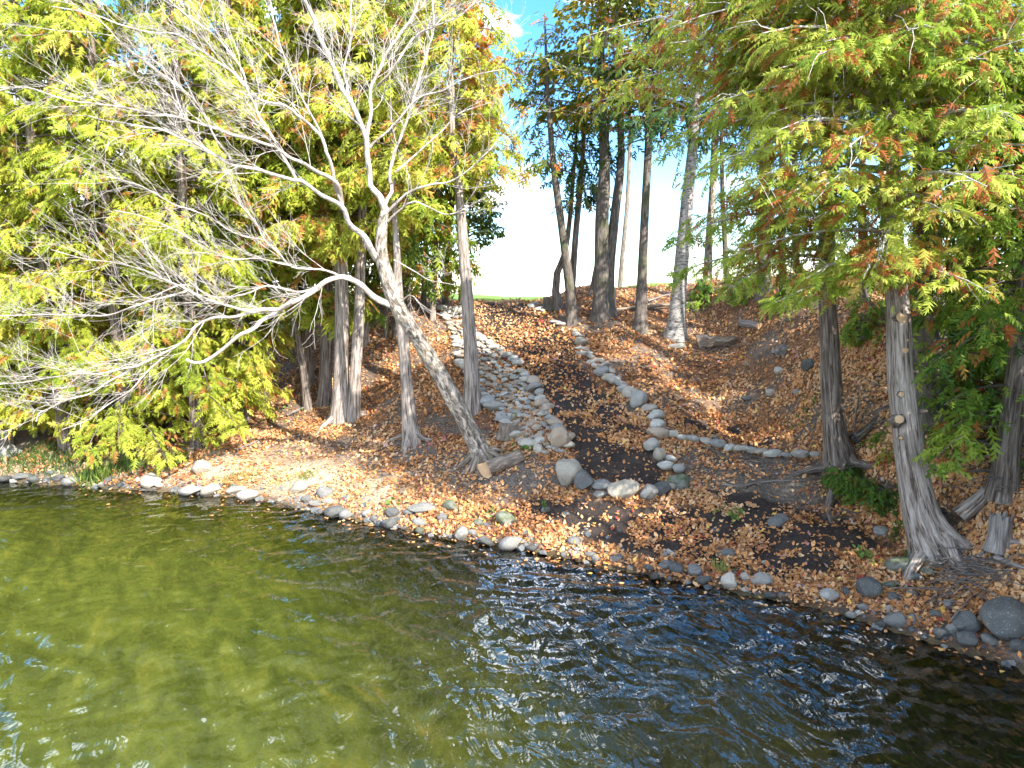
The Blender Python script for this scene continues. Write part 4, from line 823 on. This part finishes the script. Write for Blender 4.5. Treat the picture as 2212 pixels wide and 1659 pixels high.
tag(link('pebbles', mep, M_PEB), 'small grey pebbles scattered along the waterline', 'pebbles', kind='stuff')

# ------------------------------------------------------------------ leaf litter
def litter(N, xr, yr, smin, smax, seed, dens):
    r_ = np.random.default_rng(seed)
    X = r_.uniform(*xr, N); Y = r_.uniform(*yr, N); s = shore_s(X, Y); Z = H(X, Y)
    so_, px, py = masks(X, Y, Z)
    pn = fbm(X * 1.5, Y * 1.5, 11, 4); pf = fbm(X * 4, Y * 4, 31, 3)
    pr = np.where(so_ > .5, np.clip((pn * .55 + pf * .5 - .45) * 8.0, .05, .95), np.clip(.62 + (pn - .44) * 4 + (pf - .45) * 2, .1, 1))
    dirt_ = polymask(px, py, [(1450, 960), (1790, 1000), (1880, 1090), (1600, 1100), (1480, 1040)]) | polymask(px, py, [(880, 960), (1200, 1000), (1230, 1060), (900, 1040), (840, 1000)])
    pr = np.where(dirt_, pr * .3, pr); pr = np.where((X < -2) & (s < 2.2), pr * .4, pr)
    pr = np.where((so_ > .5) & (Y > 16), np.maximum(pr, .45), pr)
    k = (r_.random(N) < pr * dens) & (s > .02) & (r_.random(N) < np.clip(.3 + s * 2, 0, 1)) & (px > -60) & (px < 2290) & (Y < 23.2)
    X, Y, Z = X[k], Y[k], Z[k]; n = len(X); a = r_.uniform(0, 2 * math.pi, n)
    e = .05; gx = (H(X + e, Y) - Z) / e; gy = (H(X, Y + e) - Z) / e
    nn = np.stack([-gx, -gy, np.ones(n)], -1) + r_.normal(0, .45, (n, 3)); d = np.cross(nrm(nn), np.stack([np.cos(a), np.sin(a), 0 * a], -1))
    t = np.clip(r_.normal(.58, .2, n) + (fbm(X * .8, Y * .8, 51, 4) - .47) * .9, 0, .88); q = r_.random(n); t = np.where(q > .93, r_.uniform(.9, 1, n), t)
    return np.stack([X, Y, Z + r_.uniform(.004, .03, n)], -1), d, nn, np.clip(r_.gamma(8, 1 / 8, n), .45, 1.7) * (smin + smax) * .5, t
A = [litter(200000, (-6, 8.5), (7, 14.5), .04, .09, 21, 1.0), litter(120000, (-12, 12), (14, 23.2), .055, .1, 22, 1.0), litter(14000, (-12, -4), (12, 17), .055, .1, 23, 1.0)]
A = [np.concatenate(q) for q in zip(*A)]
tag(link('fallen_leaves', scatter(LT, A[0], A[1], A[2], A[3], A[4], 'fallen_leaves', (0, 0, 0)), M_LIT), 'orange and tan fallen leaves covering slope, path and shore', 'leaves', kind='stuff')
print('litter', len(A[0]))
# leaves floating and sunk
r_ = np.random.default_rng(31); N = 260; X = r_.uniform(-9, 6.5, N); Y = np.interp(X, SHx, SHy) - np.abs(r_.gamma(1.0, .25, N)) - .02; a = r_.uniform(0, 6.28, N)
tag(link('floating_leaves', scatter(LT, np.stack([X, Y, ripple(X, Y) + .006], -1), np.stack([np.cos(a), np.sin(a), 0 * a], -1), np.tile([0, 0, 1.], (N, 1)) + r_.normal(0, .1, (N, 3)), r_.uniform(.05, .09, N), r_.uniform(.4, .93, N), 'floating_leaves', (0, 0, 0)), M_LIT), 'yellow and orange leaves floating at the water edge', 'leaves', kind='stuff')
N = 3600; X = r_.uniform(-9, 7, N); Y = np.interp(X, SHx, SHy) - r_.uniform(.0, 1, N) ** 1.3 * 6 - .05; a = r_.uniform(0, 6.28, N); Z = H(X, Y)
tag(link('sunken_leaves', scatter(LT, np.stack([X, Y, Z + .02], -1), np.stack([np.cos(a), np.sin(a), 0 * a], -1), np.tile([0, 0, 1.], (N, 1)) + r_.normal(0, .2, (N, 3)), r_.uniform(.08, .22, N), r_.uniform(.7, .93, N), 'sunken_leaves', (0, 0, 0)), M_LIT), 'yellow leaves lying on the lake bed under the water', 'leaves', kind='stuff')
# ------------------------------------------------------------------ grass and weeds
def blades(p, hgt, n, spread, r_, lean=.5):
    q = np.asarray(p)[None] + np.concatenate([r_.normal(0, spread, (n, 2)), np.zeros((n, 1))], 1); q[:, 2] = H(q[:, 0], q[:, 1])
    return q, np.stack([r_.normal(0, lean, n), r_.normal(0, lean, n), np.ones(n)], -1), r_.normal(0, 1, (n, 3)), r_.uniform(.5, 1.1, n) * hgt
BLV = np.array([(-.035, 0, 0), (.035, 0, 0), (.025, .5, .05), (0, 1, .22)], float); BLF = np.array([(0, 1, 2), (0, 2, 3)])
for k, (px, py, hg, n, sp_, lo_, hi_, lb) in enumerate([(205, 1035, .42, 160, .2, .2, .9, 'tall sunlit grass tuft at the left waterline'), (265, 1010, .36, 220, .3, .0, .5, 'green grass behind the tall sunlit tuft'), (150, 1000, .3, 300, .4, .0, .3, 'shaded grass patch at the far left'), (60, 1000, .35, 300, .5, .0, .3, 'dark grass at the left edge of the bank'),
      (375, 1000, .28, 160, .18, .1, .6, 'small grass tuft beside the beige boulder'), (510, 1035, .14, 200, .22, .3, .8, 'short grass on the sunny beach'), (610, 1030, .12, 200, .25, .3, .8, 'short grass in the streak of shade on the beach'), (662, 1030, .14, 120, .1, .3, .8, 'grass tuft by the white sunlit boulder'),
      (1555, 1235, .17, 90, .05, .7, .95, 'yellow fern-like tuft between two rocks at the waterline')]):
    p = at(px, py); q_, d_, n_, s_ = blades(p, hg, n, sp_, r_)
    me = scatter((BLV, BLF), q_, d_, n_, s_, r_.uniform(lo_, hi_, n), 'grass_tuft', p); tag(link('grass_tuft', me, M_GRASS, None, p), lb, 'grass', 'grass tufts on the shore', 'stuff')
for k, (px, py, n, sp_, lb) in enumerate([(1178, 1103, 14, .06, 'green clover on the black soil left of the boulders'), (1580, 1120, 40, .12, 'low green weed on the leaves below the cut bank'), (1868, 1210, 34, .07, 'green weed in front of the pruned cedar'), (1935, 1168, 26, .06, 'pale green rosette on the leaves near the pruned cedar'), (1965, 1215, 16, .05, 'yellow-green sprig on the wide mossy rock'), (1066, 1115, 10, .05, 'green seedling on the middle shore'), (845, 1098, 18, .08, 'small green seedlings near the dark waterline rocks'),
                                          (1130, 975, 50, .12, 'leafy green shoots at the lower end of the stone bed'), (1555, 650, 40, .3, 'green weeds under the ridge trunks'), (1735, 905, 40, .2, 'green weeds left of the dark-barked cedar'), (1110, 910, 10, .05, 'bright green leaf sprig on the old stump'), (620, 900, 60, .5, 'green undergrowth at the foot of the thin leaning trunk')]):
    p = at(px, py); q_, d_, n_, s_ = blades(p, .1, n, sp_, r_, 1.2); q_[:, 2] += r_.uniform(0, .12, n)
    tag(link('weed', scatter(LF, q_, d_, n_ + np.array([0, 0, 1.2]), s_, r_.uniform(.2, .75, n), 'weed', p), M_GRASS, None, p), lb, 'plant', 'small weeds on the bank', 'stuff')
N = 9000; X = r_.uniform(-1.6, 1.9, N); Y = r_.uniform(23.4, 34, N)
tag(link('field_grass', scatter((BLV, BLF), np.stack([X, Y, H(X, Y)], -1), np.stack([r_.normal(0, .4, N), r_.normal(0, .4, N), np.ones(N)], -1), r_.normal(0, 1, (N, 3)), r_.uniform(.02, .08, N), r_.uniform(.4, .85, N), 'field_grass', (0, 0, 0)), M_GRASS), 'bright green grass of the field beyond the crest', 'grass', kind='stuff')
# ------------------------------------------------------------------ logs, stumps, sticks
def log(name, label, cat, p0, p1, r0_, r1_, mt, sides=14, rough=.15, cut=True, sag=0.0, group=None, rise=(.0, .0), face=None):
    A_ = at(*p0); B_ = at(*p1); A_[2] += r0_ * .75 + rise[0]; B_[2] += r1_ * .75 + rise[1]
    u = np.linspace(0, 1, 10)[:, None]; pts = A_ * (1 - u) + B_ * u; pts[:, 2] += np.sin(u[:, 0] * PI) * sag; pts += (np.random.default_rng(int(p0[0])).random((10, 3)) - .5) * r0_ * .25
    base = np.array([A_[0], A_[1], A_[2] - r0_]); r_o = root(name, label, cat, base, group)
    tb = TB(); tb.tube(pts, np.linspace(r0_, r1_, 10), sides, rough, seed=p0[0] * .01); link('log_body', tb.mesh('log_body', base), mt, r_o)
    if cut:
        t = nrm(pts[0] - pts[1]) if face is None else nrm(np.array(face)); a_ = np.linspace(0, 2 * PI, 17)[:-1]; u_ = nrm(np.cross(t, [0, 0, 1.])); v_ = np.cross(u_, t)
        rr = r0_ * (1.0 + .14 * np.sin(a_ * 3 + 1) + .08 * np.sin(a_ * 5))
        V = np.vstack([pts[0] + t * .012 + (u_[None] * (np.cos(a_) * rr)[:, None] + v_[None] * (np.sin(a_) * rr)[:, None]), pts[0] + t * .02]) - base
        V2 = np.vstack([V, V[:16] - t * .05]); F_ = [(k, (k + 1) % 16, 16) for k in range(16)] + [(k, 17 + k, (k + 1) % 16) for k in range(16)] + [((k + 1) % 16, 17 + k, 17 + (k + 1) % 16) for k in range(16)]
        link('cut_end', mesh_from('cut_end', V2, F_, None, False), M_CUT, r_o)
    return r_o
log('cut_log', 'reddish log with a sawn orange end lying under the leaning birch', 'log', (1050, 1034), (1128, 994), .16, .11, M_ROOT, 18, .22, rise=(.04, 0), face=(-.5, -.85, .12))
log('fallen_log', 'long thin fallen log on the ridge behind the spotted spruce trunk', 'log', (1325, 672), (1515, 655), .05, .04, M_ROOT)
log('driftwood', 'weathered hollow stump lying on its side on the upper right slope', 'stump', (1508, 752), (1590, 742), .17, .1, M_ROOT, 20, .35, cut=False)
log('rotten_stump', 'torn rotten stump with a dark hollow on the right slope', 'stump', (1678, 778), (1700, 758), .14, .1, M_WOOD, 16, .4, cut=False)
log('fallen_branch', 'cut branch end pointing out of the slope between the two big cedars', 'branch', (1876, 905), (1930, 880), .045, .05, M_CEDAR)
log('fallen_log', 'mossy dark log in the undergrowth at the right edge', 'log', (2080, 968), (2160, 985), .1, .09, M_DARK)
log('fallen_log', 'grey log half buried in the leaves behind the dark-barked cedar', 'log', (1640, 712), (1600, 705), .09, .1, M_WOOD)
log('fallen_log', 'short pale log on the slope right of the dark-barked cedar', 'log', (1850, 745), (1880, 730), .06, .06, M_WOOD)
def stump(label, px, py, wpx, hpx, mt, jag, seed, roots=4, group='stumps'):
    p = at(px, py); sc = p[1] / FPX; r_o = root('tree_stump', label, 'stump', p, group); rr = wpx * .5 * sc; hh = hpx * sc
    n = 24; rg = np.random.default_rng(seed); a_ = np.linspace(0, 2 * PI, n, endpoint=False); V = []; Bk = []
    lv = [-.08, .05, .2, .45, .7, .9, 1.0]
    for j, t in enumerate(lv):
        rad = rr * (1 + .35 * math.exp(-max(t, 0) * 5)) * (1 + .16 * (vn(np.cos(a_) * 3 + 5, np.sin(a_) * 3 + 5, t + seed) - .5) * 2)
        zz = hh * t + (jag * hh * (rg.random(n) ** 1.5) if j == len(lv) - 1 else 0)
        V.append(np.stack([np.cos(a_) * rad, np.sin(a_) * rad, zz + 0 * a_], -1)); Bk.append(np.stack([np.cos(a_) * rr, np.sin(a_) * rr, 0 * a_ + hh * t], -1))
    V.append(np.stack([np.cos(a_) * rr * .6, np.sin(a_) * rr * .6, hh * .8 + 0 * a_ + jag * hh * .4 * rg.random(n)], -1)); Bk.append(Bk[-1])
    V.append(np.stack([np.cos(a_) * .01, np.sin(a_) * .01, hh * .78 + 0 * a_], -1)); Bk.append(Bk[-1])
    V = np.vstack(V); Bk = np.vstack(Bk); m_ = len(lv) + 1; F_ = []
    for j in range(m_):
        for k in range(n): F_.append((j * n + k, j * n + (k + 1) % n, (j + 1) * n + (k + 1) % n, (j + 1) * n + k))
    link('stump_body', mesh_from('stump_body', V, F_, {'bark': Bk}, jag < .1, 4), mt, r_o)
    for k in range(roots):
        a0 = rg.uniform(0, 6.28); t2 = TB(); rp = []
        for u in np.linspace(0, 1, 6):
            x = p[0] + math.cos(a0) * (rr * .5 + u * rr * 2.4); y = p[1] + math.sin(a0) * (rr * .5 + u * rr * 2.4)
            rp.append((x, y, float(H(np.array([x]), np.array([y]))[0]) + rr * .5 * (1 - u) ** 2 - .02 * u))
        t2.tube(rp, np.linspace(rr * .4, .01, 6), 7, .15, seed=k); link('root', t2.mesh('root', p), mt, r_o)
stump('silver broken stump with a jagged splintered top at the right shore', 2156, 1192, 46, 64, M_WOOD, .45, 3, 2)
stump('old dark stump at the right side of the path crest', 1190, 668, 34, 24, M_DARK, .06, 4, 3)
stump('grey weathered stump beside the stone bed behind the leaning birch', 1098, 945, 44, 28, M_ROOT, .12, 5, 5)
# sticks
def stick(label, pts, r_, mt=M_WOOD, cat='stick', group='fallen sticks', forks=1):
    W = np.array([at(x, y) + np.array([0, 0, .03 + r_ + (q_[0] if q_ else 0)]) for x, y, *q_ in pts]); q = spline(W, .08)
    r_o = root('fallen_branch', label, cat, W[0], group); tb = TB(); tb.tube(q, np.linspace(r_, r_ * .4, len(q)), 6, .1); link('stem', tb.mesh('stem', W[0]), mt, r_o)
    for k in range(forks):
        i_ = int(len(q) * rs.uniform(.3, .7)); d = nrm(q[min(i_ + 1, len(q) - 1)] - q[i_]) + rs.normal(0, .45, 3); d[2] = abs(d[2]) * .5
        u = np.linspace(0, 1, 4)[:, None]; tb = TB(); tb.tube(q[i_] + nrm(d) * u * rs.uniform(.15, .4), np.linspace(r_ * .6, r_ * .3, 4), 4); link('fork', tb.mesh('fork', W[0]), mt, r_o)
stick('long forked bare branch lying on the cut bank below the stone row', [(1560, 1052), (1600, 1058), (1650, 1048), (1740, 1046)], .02, forks=2)
stick('mossy curved branch right under the stone row', [(1530, 975), (1570, 995), (1640, 998)], .03, M_DARK)
stick('upright splintered branch left of the pruned cedar', [(1845, 930), (1850, 900, .1), (1858, 875, .3)], .02)
stick('thin stick crossing behind the pruned cedar', [(1930, 975), (1960, 950, .1), (2040, 940, .1)], .015)
stick('thin pale stick on the leaves at the left slope', [(620, 902), (660, 885), (690, 875)], .035)
stick('stick by the root mound on the left beach', [(510, 978), (540, 965), (570, 952)], .03)
stick('long grey branch reaching the water pile at the right shore', [(2040, 1195), (2090, 1220), (2170, 1260)], .02, forks=2)
stick('bleached grey root piece at the right edge above the huge boulder', [(2150, 1225), (2190, 1240), (2215, 1245)], .05, forks=1)
stick('curving twig on the leaves before the broken stump', [(1970, 1185), (2010, 1195), (2060, 1192)], .012)
stick('branch lying on the ridge under the skyline trunks', [(1400, 655), (1450, 640), (1500, 650)], .03)
# brush pile and twig litter: too many to count
tb = TB(); rg = np.random.default_rng(77)
def brush(px, py, n, spx, spy, Ln, rr):
    for k in range(n):
        p = at(px + rg.normal(0, spx), py + rg.normal(0, spy)); a_ = rg.normal(.2, .9); d = np.array([math.cos(a_), math.sin(a_) * .6, rg.normal(.05, .16)]); L_ = rg.uniform(.4, 1.2) * Ln
        u = np.linspace(-.5, .5, 5)[:, None]; q = p + d * u * L_ + np.array([0, 0, .04 + rg.uniform(0, .12)]) + rg.normal(0, .02, (5, 3)); tb.tube(q, np.linspace(rr, rr * .4, 5), 4)
brush(2120, 1250, 90, 50, 28, .8, .009); brush(2170, 1010, 60, 40, 60, .8, .008); brush(480, 900, 40, 50, 22, .7, .007); brush(395, 960, 70, 60, 16, .6, .006)
brush(660, 985, 60, 40, 12, .4, .007); brush(1900, 900, 30, 30, 40, .6, .008); brush(1600, 760, 40, 50, 12, .5, .008); brush(1750, 700, 30, 120, 30, .6, .009); brush(1600, 640, 60, 130, 10, .7, .009); brush(1650, 1050, 40, 80, 22, .3, .004); brush(1400, 660, 16, 60, 8, .6, .01); brush(1000, 1000, 30, 80, 16, .3, .005)
tag(link('brushwood', tb.mesh('brushwood'), M_WOOD), 'tangle of thin dry twigs strewn over bank and slope', 'brushwood', kind='stuff')
